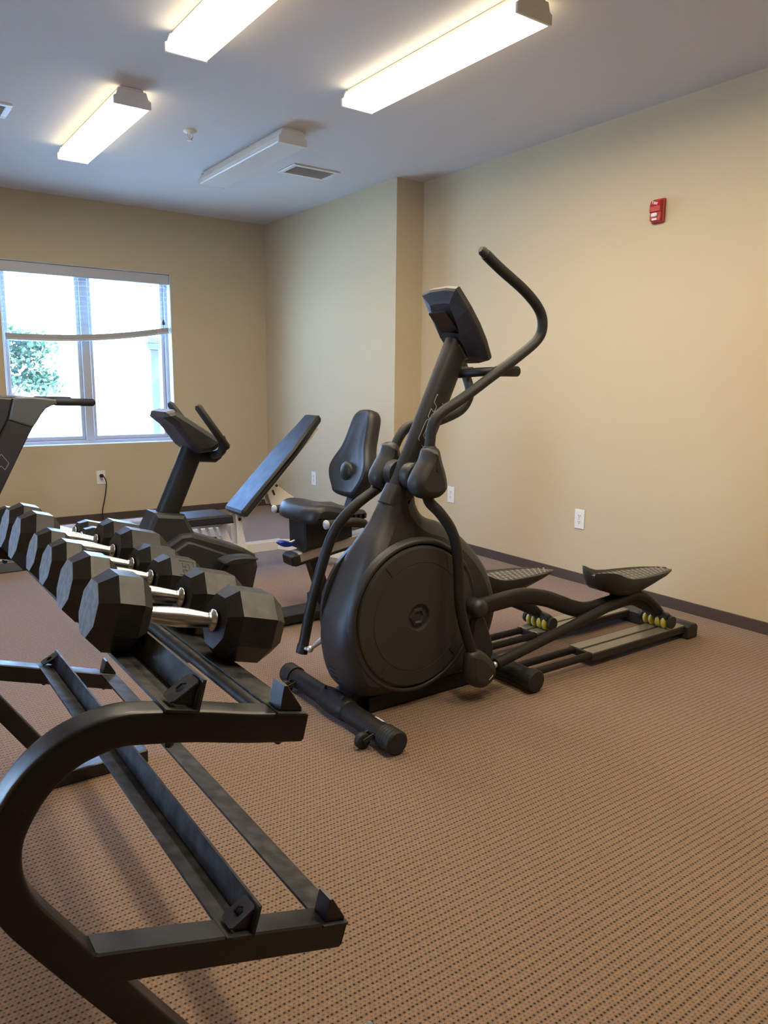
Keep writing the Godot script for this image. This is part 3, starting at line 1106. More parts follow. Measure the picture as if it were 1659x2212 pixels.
	for k in 3:
		var y := 0.185 - k * 0.022
		var pts := []
		for i in 7:
			var u := i / 6.0
			pts.append(Vector3(1.379 + 0.022 * k * 0.35 + 0.055 * u * u, y - 0.008 * u, EZ - 0.02 + 0.112 * u))
		m.tube(PackedVector3Array(pts), 0.0028, 6)
	for k in 2:
		var pts := []
		var y := 0.335 - k * 0.02
		for i in 5:
			var u := i / 4.0
			pts.append(Vector3(2.11 - 0.035 * u * u, y, EZ + 0.03 + 0.072 * u))
		m.tube(PackedVector3Array(pts), 0.0028, 6)
	part("moulded_rib", m, M.dark_plastic, sh)
	# mast with its outlined emblem
	m = Mesher.new()
	m.sweep(PackedVector3Array([Vector3(1.660, 0.78, EZ), Vector3(1.72, 0.905, EZ), Vector3(1.83, 1.135, EZ), Vector3(1.945, 1.375, EZ)]), 0.0525, 0.036, 2.6, 28)
	var mast := part("mast", m, M.machine_paint, t)
	for s in [-1.0, 1.0]:
		m = Mesher.new()
		emblem(m, Vector3(1.676, 0.815, EZ + s * 0.0362), Vector3(0.4327, 0.9015, 0), s)
		part("emblem", m, M.logo_grey, mast, "thin grey outlined emblem")
	# console
	var cn := Vector3(0.81, 0.586, 0).normalized()
	var ctv := Vector3(-0.586, 0.81, 0).normalized()
	var cc := Vector3(1.955, 1.447, EZ)
	m = Mesher.new()
	# barrel-sided rim and a faceted back shell that is deepest low down
	var rim := [[-0.098, 0.158], [-0.112, 0.075], [-0.116, 0.0], [-0.110, -0.075], [-0.092, -0.150], [-0.03, -0.162], [0.03, -0.162], [0.092, -0.150], [0.110, -0.075], [0.116, 0.0], [0.112, 0.075], [0.098, 0.158], [0.045, 0.167], [-0.045, 0.167]]
	var back := [[-0.062, 0.122], [-0.066, 0.05], [-0.064, -0.01], [-0.056, -0.06], [-0.046, -0.100], [-0.02, -0.105], [0.02, -0.105], [0.046, -0.100], [0.056, -0.06], [0.064, -0.01], [0.066, 0.05], [0.062, 0.122], [0.03, 0.128], [-0.03, 0.128]]
	var rs := []
	for l in [[rim, 0.90, 0.004], [rim, 0.97, 0.002], [rim, 1.0, -0.006], [rim, 1.0, -0.020], [rim, 0.965, -0.028], [back, 1.0, -0.062], [back, 0.94, -0.066]]:
		var r := PackedVector3Array()
		for q in l[0]:
			var d: float = l[2] + (0.022 * clampf(q[1] / 0.13, 0.0, 1.0) if l[2] < -0.05 else 0.0)
			r.append(cc + cn * d + ctv * (q[1] * l[1]) + Vector3(0, 0, q[0] * l[1]))
		rs.append(r)
	m.loft(rs, -1)
	var con := part("console", m, M.dark_plastic, t)
	m = Mesher.new()
	m.obox(cc + cn * 0.005 + ctv * 0.02, Vector3(0.004, 0.20, 0.15), Basis(cn, ctv, Vector3(0, 0, 1)), 0.001)
	part("screen", m, M.screen_glass, con)
	m = Mesher.new()
	var pn := (cn + ctv * 0.16).normalized()
	m.obox(cc - cn * 0.0595 + ctv * 0.035, Vector3(0.008, 0.130, 0.100), Basis(pn, pn.cross(Vector3(0, 0, 1)) * -1.0, Vector3(0, 0, 1)), 0.002)
	part("back_panel", m, M.screen_glass, con)
	m = Mesher.new()
	m.obox(cc - cn * 0.062 - ctv * 0.075, Vector3(0.045, 0.075, 0.078), Basis(cn, ctv, Vector3(0, 0, 1)), 0.008)
	part("mount", m, M.dark_plastic, con)
	# fixed handlebar
	m = Mesher.new()
	m.tube(curve([Vector3(2.14, 1.274, EZ + 0.13), Vector3(2.02, 1.272, EZ + 0.13), Vector3(1.965, 1.268, EZ + 0.10), Vector3(1.945, 1.262, EZ), Vector3(1.965, 1.268, EZ - 0.10), Vector3(2.02, 1.272, EZ - 0.13), Vector3(2.14, 1.274, EZ - 0.13)], 6), 0.017, 14)
	var fh := part("fixed_handlebar", m, M.machine_paint, t)
	for s in [-1.0, 1.0]:
		m = Mesher.new()
		m.tube(PackedVector3Array([Vector3(2.03, 1.2722, EZ + s * 0.13), Vector3(2.140, 1.274, EZ + s * 0.13), Vector3(2.147, 1.274, EZ + s * 0.13)]), [0.0195, 0.0205, 0.012], 16)
		part("grip", m, M.foam_grip, fh)
	# swing arms: pivot, housings, upper handle and lower arm on each side
	m = Mesher.new()
	m.tube(PackedVector3Array([Vector3(1.70, 0.893, EZ - 0.11), Vector3(1.70, 0.893, EZ + 0.11)]), 0.028, 16)
	part("pivot_axle", m, M.dark_plastic, t)
	var house := round2(p2([1.697, 0.994, 1.741, 0.994, 1.760, 0.945, 1.782, 0.885, 1.784, 0.840, 1.755, 0.814, 1.715, 0.808, 1.668, 0.815, 1.638, 0.842, 1.634, 0.880, 1.660, 0.925, 1.682, 0.958]), 3)
	for s in [-1.0, 1.0]:
		m = Mesher.new()
		var hz: float = EZ + s * 0.125
		m.slab(house, hz - 0.045, hz + 0.045, [[0.030, 0.0], [0.014, 0.007], [0.004, 0.02], [0.0, 0.035]], 1)
		m.lathe([[0.050, 0.03], [0.052, 0.07], [0.044, 0.076]], Vector3(1.70, 0.885, EZ), Vector3(0, 0, s), 24)
		var hp := part("pivot_housing", m, M.dark_plastic, t)
		m = Mesher.new()
		m.lathe([[0.006, 0.0], [0.006, 0.003]], Vector3(1.722, 0.915, hz + s * 0.044), Vector3(0, 0, s), 10)
		part("screw", m, M.black_rubber, hp)
	m = Mesher.new()
	m.slab(p2([1.795, 0.885, 1.815, 0.850, 1.797, 0.800, 1.735, 0.800, 1.735, 0.885]), -2.20, -2.175, [[0.003, 0.0], [0.0, 0.003]])
	part("cable_box", m, M.black_rubber, t)
	var near_up := curve([Vector3(1.722, 0.955, -2.12), Vector3(1.721, 0.998, -2.12), Vector3(1.734, 1.081, -2.12), Vector3(1.772, 1.122, -2.115), Vector3(1.862, 1.172, -2.105), Vector3(1.983, 1.249, -2.09), Vector3(2.105, 1.329, -2.07), Vector3(2.191, 1.392, -2.06), Vector3(2.207, 1.444, -2.05), Vector3(2.186, 1.503, -2.05), Vector3(2.107, 1.565, -2.05), Vector3(1.973, 1.635, -2.05), Vector3(1.900, 1.677, -2.05)], 5)
	m = Mesher.new()
	m.tube(near_up, 0.0195, 16)
	var up := part("swing_handle", m, M.foam_grip, t)
	m = Mesher.new()
	m.tube(PackedVector3Array([Vector3(1.945, 1.6515, -2.05), Vector3(1.884, 1.687, -2.05), Vector3(1.876, 1.6915, -2.05)]), [0.0165, 0.017, 0.011], 14)
	part("handle_tip", m, M.black_rubber, up)
	m = Mesher.new()
	m.lathe([[0.024, 0.0], [0.026, 0.012], [0.022, 0.018]], Vector3(1.7215, 0.982, -2.12), Vector3(0, 1, 0), 18)
	part("handle_collar", m, M.dark_plastic, up)
	m = Mesher.new()
	m.tube(curve([Vector3(1.724, 0.944, -2.36), Vector3(1.761, 1.015, -2.36), Vector3(1.806, 1.055, -2.36), Vector3(1.886, 1.066, -2.365), Vector3(1.962, 1.073, -2.37), Vector3(2.081, 1.109, -2.38), Vector3(2.130, 1.146, -2.385), Vector3(2.151, 1.194, -2.39), Vector3(2.148, 1.252, -2.41), Vector3(2.125, 1.318, -2.42), Vector3(2.09, 1.37, -2.42), Vector3(2.07, 1.39, -2.42)], 5), 0.0195, 16)
	part("swing_handle", m, M.foam_grip, t)
	m = Mesher.new()
	m.tube(curve([Vector3(1.712, 0.828, -2.12), Vector3(1.726, 0.793, -2.12), Vector3(1.759, 0.753, -2.10), Vector3(1.800, 0.688, -2.08), Vector3(1.822, 0.608, -2.07), Vector3(1.826, 0.502, -2.06), Vector3(1.825, 0.415, -2.05), Vector3(1.840, 0.324, -2.04), Vector3(1.878, 0.209, -2.03), Vector3(1.904, 0.157, -2.03)], 5), 0.0205, 16)
	part("lower_arm", m, M.machine_paint, t)
	m = Mesher.new()
	m.tube(curve([Vector3(1.703, 0.854, -2.36), Vector3(1.666, 0.819, -2.37), Vector3(1.580, 0.765, -2.38), Vector3(1.512, 0.698, -2.395), Vector3(1.473, 0.622, -2.41), Vector3(1.433, 0.498, -2.42), Vector3(1.401, 0.372, -2.43), Vector3(1.375, 0.234, -2.44), Vector3(1.368, 0.203, -2.44)], 5), 0.0205, 16)
	var lf := part("lower_arm", m, M.machine_paint, t)
	m = Mesher.new()
	m.tube(PackedVector3Array([Vector3(1.372, 0.222, -2.44), Vector3(1.363, 0.188, -2.44)]), 0.0235, 16)
	part("arm_clamp", m, M.black_rubber, lf)
	m = Mesher.new()
	m.tube(PackedVector3Array([Vector3(1.367, 0.212, -2.425), Vector3(1.372, 0.214, -2.40)]), 0.007, 10)
	m.sphere(Vector3(1.375, 0.216, -2.395), Vector3.ONE * 0.014, 12)
	m.tube(PackedVector3Array([Vector3(1.38, 0.222, -2.39), Vector3(1.42, 0.255, -2.37), Vector3(1.50, 0.27, -2.37)]), [0.008, 0.012, 0.016], 10)
	part("ball_joint", m, M.aluminium, lf)
	# near lower housing and connecting rod
	m = Mesher.new()
	var lh := round2(p2([1.852, 0.214, 1.902, 0.219, 1.960, 0.176, 1.992, 0.128, 1.980, 0.084, 1.930, 0.060, 1.879, 0.076, 1.850, 0.113, 1.843, 0.168]), 4)
	m.slab(lh, -2.062, -1.996, [[0.030, 0.0], [0.012, 0.006], [0.003, 0.016], [0.0, 0.026]], 1)
	var lower := part("lower_housing", m, M.dark_plastic, t)
	m = Mesher.new()
	m.bar(Vector3(1.940, 0.096, -1.9955), Vector3(1.960, 0.111, -1.9955), 0.001, 0.0022, Vector3(0, 0, 1))
	part("sticker", m, M.sticker_white, lower)
	m = Mesher.new()
	m.sphere(Vector3(2.002, 0.134, -2.03), Vector3.ONE * 0.013, 12)
	part("ball_joint", m, M.aluminium, lower)
	m = Mesher.new()
	m.tube(curve([Vector3(2.006, 0.136, -2.03), Vector3(2.30, 0.182, -2.037), Vector3(2.60, 0.228, -2.046), Vector3(2.82, 0.262, -2.055), Vector3(2.92, 0.266, -2.06), Vector3(3.0, 0.243, -2.065), Vector3(3.08, 0.192, -2.07), Vector3(3.14, 0.142, -2.075)], 6), 0.0215, 14)
	part("connecting_rod", m, M.machine_paint, t)
	# pedal arms
	var pa := [Vector3(1.95, 0.36, 0), Vector3(2.05, 0.363, 0), Vector3(2.20, 0.366, 0), Vector3(2.33, 0.338, 0), Vector3(2.43, 0.300, 0), Vector3(2.52, 0.262, 0), Vector3(2.62, 0.236, 0), Vector3(2.75, 0.238, 0), Vector3(2.86, 0.244, 0), Vector3(2.945, 0.240, 0), Vector3(3.03, 0.204, 0), Vector3(3.10, 0.163, 0), Vector3(3.150, 0.128, 0)]
	pedal_arm(t, pa, Vector3(0, 0, -2.095), 1.0)
	var pf := []
	for q in pa:
		pf.append(Vector3(q.x - 0.50 + maxf(0.0, 2.62 - q.x) * 0.05, q.y + maxf(0.0, 2.4 - q.x) * 0.1, 0))
	pedal_arm(t, pf, Vector3(0, 0, -2.40), -1.0)
	# rear guard by the crank
	m = Mesher.new()
	m.slab(round2(p2([1.955, 0.30, 2.01, 0.315, 2.045, 0.25, 2.075, 0.165, 2.06, 0.115, 1.98, 0.10, 1.95, 0.18]), 3), -2.165, -2.11, [[0.012, 0.0], [0.003, 0.008], [0.0, 0.02]], 1)
	part("crank_guard", m, M.dark_plastic, t)
	# rails
	m = Mesher.new()
	m.tube(PackedVector3Array([Vector3(2.165, 0.05, -2.50), Vector3(2.165, 0.05, -1.98)]), 0.041, 20)
	var ms := part("mid_stabilizer", m, M.machine_paint, t)
	for s in [-1.0, 1.0]:
		m = Mesher.new()
		m.lathe([[0.046, 0.0], [0.047, 0.035], [0.041, 0.040], [0.035, 0.0405]], Vector3(2.165, 0.05, EZ + s * 0.245), Vector3(0, 0, s), 24, -1)
		part("end_cap", m, M.black_rubber, ms)
	for s in [-1.0, 1.0]:
		var c: float = EZ + s * 0.162
		for d in [-0.045, 0.045]:
			m = Mesher.new()
			m.tube(PackedVector3Array([Vector3(2.18, 0.05, c + d), Vector3(3.28, 0.05, c + d)]), 0.0165, 14)
			part("rail_tube", m, M.machine_paint, t)
		m = Mesher.new()
		m.box(Vector3(2.575, 0.030, c - 0.068), Vector3(3.27, 0.064, c + 0.068), 0.003)
		var tr := part("rail_bed", m, M.dark_plastic, t)
		for d in [-0.036, 0.036]:
			m = Mesher.new()
			m.box(Vector3(2.578, 0.063, c + d - 0.028), Vector3(3.268, 0.0675, c + d + 0.028), 0.001)
			part("track", m, M.track_metal, tr)
	m = Mesher.new()
	m.slab(p2([3.262, 0.004, 3.262, 0.060, 3.282, 0.078, 3.335, 0.070, 3.345, 0.058, 3.345, 0.004]), EZ - 0.25, EZ + 0.25, [[0.004, 0.0], [0.0, 0.004]])
	part("rear_stabilizer", m, M.dark_plastic, t)

func ring_xy(x: float, y: float, hy: float, hz: float) -> PackedVector3Array:
	var r := PackedVector3Array()
	for k in 16:
		var w := TAU * k / 16
		r.append(Vector3(x, y + cos(w) * hy * 0.8, EZ + sin(w) * hz))
	return r

# angular outline that climbs the mast, drawn with thin strips
func emblem(m: Mesher, o: Vector3, along: Vector3, s: float) -> void:
	var across := Vector3(along.y, -along.x, 0)
	var lines := [
		[[0.372, 0.016], [0.397, -0.027], [0.364, -0.028], [0.353, -0.011], [0.329, -0.013], [0.337, -0.029], [0.306, -0.030], [0.297, -0.019], [0.300, 0.0], [0.318, 0.004], [0.306, 0.025], [0.340, 0.027], [0.352, 0.013], [0.372, 0.016]],
		[[0.297, -0.019], [0.293, -0.028], [0.280, -0.031], [0.212, -0.033], [0.192, -0.003], [0.205, 0.012], [0.270, 0.014], [0.293, 0.0], [0.297, -0.019]],
		[[0.261, -0.018], [0.232, -0.019], [0.224, -0.010], [0.236, 0.0], [0.258, -0.001], [0.268, -0.010], [0.261, -0.018]]]
	for l in lines:
		for i in l.size() - 1:
			var a: Vector3 = o + along * l[i][0] + across * l[i][1]
			var b: Vector3 = o + along * l[i + 1][0] + across * l[i + 1][1]
			# follow the oval of the mast
			a.z -= s * 0.036 * (1.0 - pow(maxf(0.0, 1.0 - pow(absf(l[i][1]) / 0.0525, 2.6)), 1.0 / 2.6))
			b.z -= s * 0.036 * (1.0 - pow(maxf(0.0, 1.0 - pow(absf(l[i + 1][1]) / 0.0525, 2.6)), 1.0 / 2.6))
			m.bar(a, b, 0.0012, 0.0022, Vector3(0, 0, 1))

func pedal_arm(t: Node3D, pts: Array, shift: Vector3, s: float) -> void:
	var p := []
	for q in pts:
		p.append(q + shift)
	var path := curve(p, 4)
	var m := Mesher.new()
	var hs := []
	var ws := []
	for i in path.size():
		var u := float(i) / (path.size() - 1)
		hs.append(lerpf(0.032, 0.036, sin(u * PI)) if u < 0.85 else lerpf(0.033, 0.020, (u - 0.85) / 0.15))
		ws.append(0.024)
	m.sweep(path, hs, ws, 3.0, 20)
	var arm := part("pedal_arm", m, M.machine_paint, t)
	var a: Vector3 = p[0]
	m = Mesher.new()
	var side := s
	m.lathe([[0.030, -0.040], [0.036, -0.034], [0.038, 0.02], [0.034, 0.034], [0.022, 0.042], [0.0, 0.044]], a, Vector3(0, 0, side), 24)
	part("crank_knob", m, M.dark_plastic, arm)
	# rollers under the back end
	var e: Vector3 = p[-1]
	var c := Vector3(e.x, 0.098, shift.z)
	m = Mesher.new()
	m.sweep(PackedVector3Array([Vector3(c.x - 0.02, 0.130, c.z), Vector3(c.x + 0.005, 0.127, c.z), Vector3(c.x + 0.035, 0.105, c.z)]), 0.020, 0.068, 4.0, 20)
	m.tube(PackedVector3Array([c + Vector3(0, 0, -0.085), c + Vector3(0, 0, 0.085)]), 0.008, 10)
	for d in [-0.078, 0.078]:
		m.lathe([[0.030, -0.008], [0.032, 0.0], [0.030, 0.008]], c + Vector3(0.006, 0.004, d), Vector3(0, 0, 1), 20)
	part("roller_housing", m, M.dark_plastic, arm)
	for d in [-0.050, -0.018, 0.018, 0.050]:
		m = Mesher.new()
		m.lathe([[0.012, -0.011], [0.026, -0.011], [0.0305, -0.005], [0.0305, 0.005], [0.026, 0.011], [0.012, 0.011]], c + Vector3(0, 0, d), Vector3(0, 0, 1), 22)
		var w := part("roller", m, M.wheel_yellow, arm, "yellow roller wheel")
		m = Mesher.new()
		m.lathe([[0.0312, -0.0035], [0.0318, 0.0], [0.0312, 0.0035]], c + Vector3(0, 0, d), Vector3(0, 0, 1), 22)
		part("tyre", m, M.wheel_cream, w)
	# foot pedal on a post
	var x0: float = p[8].x - 0.20
	var pz: float = shift.z - 0.005
	m = Mesher.new()
	m.box(Vector3(x0 + 0.155, p[7].y + 0.01, pz - 0.03), Vector3(x0 + 0.225, 0.335, pz + 0.03), 0.006)
	part("pedal_post", m, M.dark_plastic, arm)
	var ln := 0.57
	var st := [[0.0, 0.010, 0.372, 0.396, 0.384], [0.006, 0.042, 0.356, 0.404, 0.376], [0.022, 0.068, 0.340, 0.410, 0.368], [0.05, 0.088, 0.324, 0.412, 0.361], [0.10, 0.101, 0.308, 0.404, 0.357], [0.17, 0.106, 0.295, 0.386, 0.356], [0.26, 0.106, 0.287, 0.371, 0.356], [0.38, 0.103, 0.285, 0.364, 0.356], [0.5, 0.098, 0.291, 0.361, 0.355], [0.66, 0.087, 0.306, 0.357, 0.352], [0.8, 0.071, 0.320, 0.353, 0.349], [0.93, 0.043, 0.333, 0.348, 0.345], [1.0, 0.016, 0.338, 0.345, 0.341]]
	var rings := []
	for q in st:
		var x: float = x0 + ln * q[0]
		var w: float = q[1]
		var r := PackedVector3Array()
		for o in [[-0.62, q[2]], [-0.92, q[2] + (q[3] - q[2]) * 0.45], [-1.0, q[3] - 0.003], [-0.985, q[3]], [-0.94, q[3]], [-0.89, q[4] + 0.004], [-0.8, q[4]], [0.8, q[4]], [0.89, q[4] + 0.004], [0.94, q[3]], [0.985, q[3]], [1.0, q[3] - 0.003], [0.92, q[2] + (q[3] - q[2]) * 0.45], [0.62, q[2]]]:
			r.append(Vector3(x, o[1], pz + w * o[0]))
		rings.append(r)
	m = Mesher.new()
	m.loft(rings, 1)
	var pd := part("foot_pedal", m, M.dark_plastic, arm)
	# crossed ribs of the tread
	m = Mesher.new()
	for k in 15:
		var u := 0.13 + k * 0.054
		for d in [-1.0, 1.0]:
			var ua := u
			var ub := u + 0.12
			if ub > 0.97:
				continue
			var wa := 0.080 * (1.0 - pow(maxf(0.0, ua - 0.3), 1.6) * 1.25)
			var wb := 0.080 * (1.0 - pow(maxf(0.0, ub - 0.3), 1.6) * 1.25)
			m.bar(Vector3(x0 + ln * ua, lerpf(0.3615, 0.3450, ua), pz - d * wa), Vector3(x0 + ln * ub, lerpf(0.3615, 0.3450, ub), pz + d * wb), 0.007, 0.006, Vector3(0, 0, 1))
	part("tread", m, M.tread_grey, pd, "grey crossed tread ribs")


# ---------------------------------------------------------------- recumbent bike
func recumbent_bike() -> void:
	var z := -3.32
	var t := thing("recumbent_bike", "black recumbent exercise bike with leaning console post and blue lit backrest", "exercise bike", Vector3(1.7, 0, z))
	var m := Mesher.new()
	m.box(Vector3(1.15, 0.014, z - 0.075), Vector3(2.10, 0.060, z + 0.075), 0.004)
	part("floor_beam", m, M.machine_paint, t)
	for x in [1.17, 2.08]:
		m = Mesher.new()
		m.box(Vector3(x - 0.04, 0.0, z - 0.27), Vector3(x + 0.04, 0.062, z + 0.27), 0.008)
		part("stabilizer", m, M.machine_paint, t)
	# body
	m = Mesher.new()
	m.slab(p2([0.97, 0.36, 1.05, 0.46, 1.115, 0.50, 1.19, 0.542, 1.24, 0.542, 1.50, 0.440, 1.555, 0.405, 1.568, 0.345, 1.54, 0.235, 1.50, 0.055, 1.02, 0.055, 0.95, 0.15]), z - 0.10, z + 0.10, [[0.018, 0.0], [0.005, 0.006], [0.0, 0.018]])
	var body := part("body_shroud", m, M.dark_plastic, t)
	m = Mesher.new()
	m.slab(p2([1.00, 0.35, 1.085, 0.445, 1.145, 0.480, 1.205, 0.512, 1.23, 0.506, 1.395, 0.432, 1.372, 0.361, 1.31, 0.10, 1.05, 0.10, 0.98, 0.18]), z + 0.095, z + 0.135, [[0.010, 0.04], [0.0, 0.03], [0.0, 0.02]] if false else [[0.008, 0.0], [0.0, 0.006]])
	part("side_cover", m, M.dark_plastic, body)
	m = Mesher.new()
	m.slab(p2([1.03, 0.50, 1.045, 0.565, 1.085, 0.645, 1.223, 0.626, 1.262, 0.545, 1.28, 0.51, 1.2, 0.46, 1.08, 0.46]), z - 0.075, z + 0.075, [[0.02, 0.0], [0.006, 0.008], [0.0, 0.022]])
	part("neck_boot", m, M.dark_plastic, body)
	m = Mesher.new()
	m.sweep(PackedVector3Array([Vector3(1.14, 0.58, z), Vector3(1.165, 0.635, z), Vector3(1.287, 0.905, z), Vector3(1.295, 0.925, z)]), 0.0495, 0.042, 2.6, 24)
	part("console_post", m, M.machine_paint, t)
	# console
	m = Mesher.new()
	m.slab(p2([1.130, 1.066, 1.140, 1.090, 1.178, 1.100, 1.395, 0.960, 1.392, 0.935, 1.345, 0.908, 1.285, 0.905, 1.245, 0.935, 1.175, 1.030]), z - 0.115, z + 0.115, [[0.022, 0.0], [0.008, 0.008], [0.0, 0.024]])
	var con := part("console", m, M.dark_plastic, t)
	m = Mesher.new()
	m.bar(Vector3(1.195, 1.0895, z), Vector3(1.375, 0.9735, z), 0.15, 0.004, Vector3(0, 0, 1), 0.001)
	part("screen", m, M.screen_glass, con)
	m = Mesher.new()
	m.box(Vector3(1.355, 0.955, z + 0.03), Vector3(1.385, 0.972, z + 0.075), 0.003)
	m.box(Vector3(1.355, 0.955, z - 0.075), Vector3(1.385, 0.972, z - 0.03), 0.003)
	part("book_ledge", m, M.dark_plastic, con)
	# handlebar: yoke and two upright grips
	m = Mesher.new()
	m.tube(curve([Vector3(1.345, 0.985, z + 0.195), Vector3(1.365, 0.945, z + 0.18), Vector3(1.385, 0.905, z + 0.10), Vector3(1.38, 0.885, z), Vector3(1.385, 0.905, z - 0.10), Vector3(1.365, 0.945, z - 0.18), Vector3(1.345, 0.985, z - 0.195)], 6), 0.02, 14)
	m.tube(PackedVector3Array([Vector3(1.27, 0.885, z), Vector3(1.40, 0.882, z), Vector3(1.425, 0.888, z)]), [0.026, 0.034, 0.022], 14)
	var hb := part("handlebar", m, M.machine_paint, t)
	for s in [-1.0, 1.0]:
		m = Mesher.new()
		var k: float = 0.03 if s < 0 else 0.0
		m.tube(PackedVector3Array([Vector3(1.236 + k, 1.123, z + s * 0.21), Vector3(1.243 + k, 1.113, z + s * 0.21), Vector3(1.375 + k, 0.937, z + s * 0.195), Vector3(1.381 + k, 0.929, z + s * 0.195)]), [0.009, 0.0165, 0.0175, 0.010], 14)
		part("grip", m, M.foam_grip, hb)
	# cranks and pedals
	for s in [-1.0, 1.0]:
		m = Mesher.new()
		var h: float = 0.425 if s > 0 else 0.16
		var x: float = 1.40 if s > 0 else 1.16
		m.bar(Vector3(1.29, 0.29, z + s * 0.15), Vector3(x, h - 0.015, z + s * 0.15), 0.014, 0.026, Vector3(0, 0, 1), 0.003)
		var cr := part("crank_arm", m, M.machine_paint, t)
		m = Mesher.new()
		m.slab(round2(p2([x - 0.075, h - 0.004, x - 0.03, h + 0.014, x + 0.05, h + 0.010, x + 0.095, h - 0.004, x + 0.05, h - 0.02, x - 0.03, h - 0.02]), 3), z + s * 0.155 if s > 0 else z - 0.255, z + 0.255 if s > 0 else z - 0.155, [[0.006, 0.0], [0.0, 0.008]], 1)
		part("pedal", m, M.black_rubber, cr)
	# seat rail on its post
	m = Mesher.new()
	m.bar(Vector3(1.80, 0.338, z), Vector3(2.36, 0.428, z), 0.095, 0.05, Vector3(0, 0, 1), 0.004)
	var rl := part("seat_rail", m, M.aluminium, t, "bright aluminium seat rail")
	m = Mesher.new()
	m.bar(Vector3(1.775, 0.330, z), Vector3(1.83, 0.339, z), 0.11, 0.062, Vector3(0, 0, 1), 0.010)
	m.bar(Vector3(1.80, 0.308, z), Vector3(2.36, 0.398, z), 0.085, 0.02, Vector3(0, 0, 1), 0.002)
	part("rail_end_cap", m, M.black_rubber, rl)
	m = Mesher.new()
	m.bar(Vector3(1.915, 0.34, z), Vector3(2.01, 0.05, z), 0.07, 0.06, Vector3(0, 0, 1), 0.005)
	m.bar(Vector3(2.20, 0.38, z), Vector3(2.08, 0.05, z), 0.06, 0.05, Vector3(0, 0, 1), 0.005)
	part("rail_post", m, M.machine_paint, t)
	# seat carriage and seat
	m = Mesher.new()
	m.slab(p2([1.835, 0.385, 1.83, 0.53, 2.12, 0.54, 2.12, 0.425]), z - 0.085, z + 0.085, [[0.008, 0.0], [0.0, 0.008]])
	var car := part("seat_carriage", m, M.black_rubber, t)
	m = Mesher.new()
	m.tube(PackedVector3Array([Vector3(1.85, 0.428, z - 0.02), Vector3(1.80, 0.408, z - 0.035)]), 0.005, 8)
	part("lever_rod", m, M.aluminium, car)
	m = Mesher.new()
	m.slab(round2(p2([1.742, 0.418, 1.775, 0.424, 1.822, 0.408, 1.830, 0.396, 1.80, 0.390, 1.765, 0.396]), 3), z - 0.065, z - 0.02, [[0.004, 0.0], [0.0, 0.006]], 1)
	part("seat_lever", m, M.lever_blue, car, "blue plastic seat lever")
	m = Mesher.new()
	var seat := round2(p2([1.800, 0.535, 1.806, 0.590, 1.850, 0.614, 1.950, 0.606, 2.05, 0.580, 2.140, 0.572, 2.150, 0.545, 2.12, 0.528, 1.9, 0.522]), 4)
	m.slab(seat, z - 0.19, z + 0.19, [[0.03, 0.0], [0.010, 0.010], [0.0, 0.035], [0.0, 0.1]], 1)
	for i in m.v.size():   # rounded front, raised sides
		var w := m.v[i]
		var u := absf(w.z - z) / 0.19
		m.v[i] = Vector3(w.x + 0.03 * u * u * clampf((1.95 - w.x) / 0.1, 0.0, 1.0), w.y + 0.012 * u * u * smoothstep(0.54, 0.58, w.y), w.z)
	part("seat_pad", m, M.black_vinyl, t)
	# side handles with grey ends
	for s in [-1.0, 1.0]:
		m = Mesher.new()
		m.tube(curve([Vector3(1.85, 0.548, z + s * 0.27), Vector3(1.93, 0.548, z + s * 0.27), Vector3(2.02, 0.546, z + s * 0.265), Vector3(2.10, 0.52, z + s * 0.22), Vector3(2.12, 0.50, z + s * 0.08)], 5), 0.021, 14)
		var sg := part("side_handle", m, M.foam_grip, t)
		m = Mesher.new()
		m.lathe([[0.0215, 0.0], [0.0235, 0.006], [0.022, 0.013], [0.012, 0.018]], Vector3(1.852, 0.548, z + s * 0.27), Vector3(-1, 0, 0), 18)
		part("handle_end", m, M.grip_grey, sg, "pale grey handle end")
	# backrest
	var bo := Vector3(2.105, 0.640, z)
	var bt := Vector3(0.288, 0.958, 0).normalized()
	var bn := Vector3(-0.958, 0.288, 0).normalized()
	var hw := [[0.0, 0.085], [0.035, 0.128], [0.09, 0.168], [0.145, 0.180], [0.20, 0.162], [0.27, 0.122], [0.35, 0.104], [0.42, 0.090], [0.455, 0.068], [0.472, 0.03]]
	var outline := PackedVector2Array()
	for q in hw:
		outline.append(Vector2(q[1], q[0]))
	for k in hw.size():
		var q = hw[hw.size() - 1 - k]
		outline.append(Vector2(-q[1], q[0]))
	outline = round2(outline, 3)
	m = Mesher.new()
	var rings := []
	for s in [[0.028, 0.0], [0.018, 0.001], [0.006, -0.010], [0.0, -0.03], [0.0, -0.065], [0.010, -0.078], [0.03, -0.082]]:
		var r := PackedVector3Array()
		for q in m.inset(outline, s[0]):
			r.append(bo + bt * q.y + bn * (s[1] + (0.022 * pow(absf(q.x) / 0.18, 2.0))) + Vector3(0, 0, q.x))
		rings.append(r)
	for k in [0.8, 0.55, 0.3, 0.05]:   # shallow dished front
		var r := PackedVector3Array()
		for q in m.inset(outline, 0.028):
			var w := Vector2(q.x * k, 0.2 + (q.y - 0.2) * k)
			r.append(bo + bt * w.y + bn * (0.022 * pow(absf(w.x) / 0.18, 2.0) + 0.004) + Vector3(0, 0, w.x))
		rings.push_front(r)
	m.loft(rings, 1)
	var br := part("backrest", m, M.black_vinyl, t)
	m = Mesher.new()
	var bc := bo + bt * 0.125 + bn * 0.002
	m.sphere(bc, Vector3(0.026, 0.056, 0.056), 24)
	part("lumbar_bulge", m, M.black_vinyl, br)
	m = Mesher.new()
	m.bar(Vector3(2.20, 0.70, z), Vector3(2.115, 0.48, z), 0.06, 0.03, Vector3(0, 0, 1), 0.004)
	part("backrest_post", m, M.machine_paint, t)


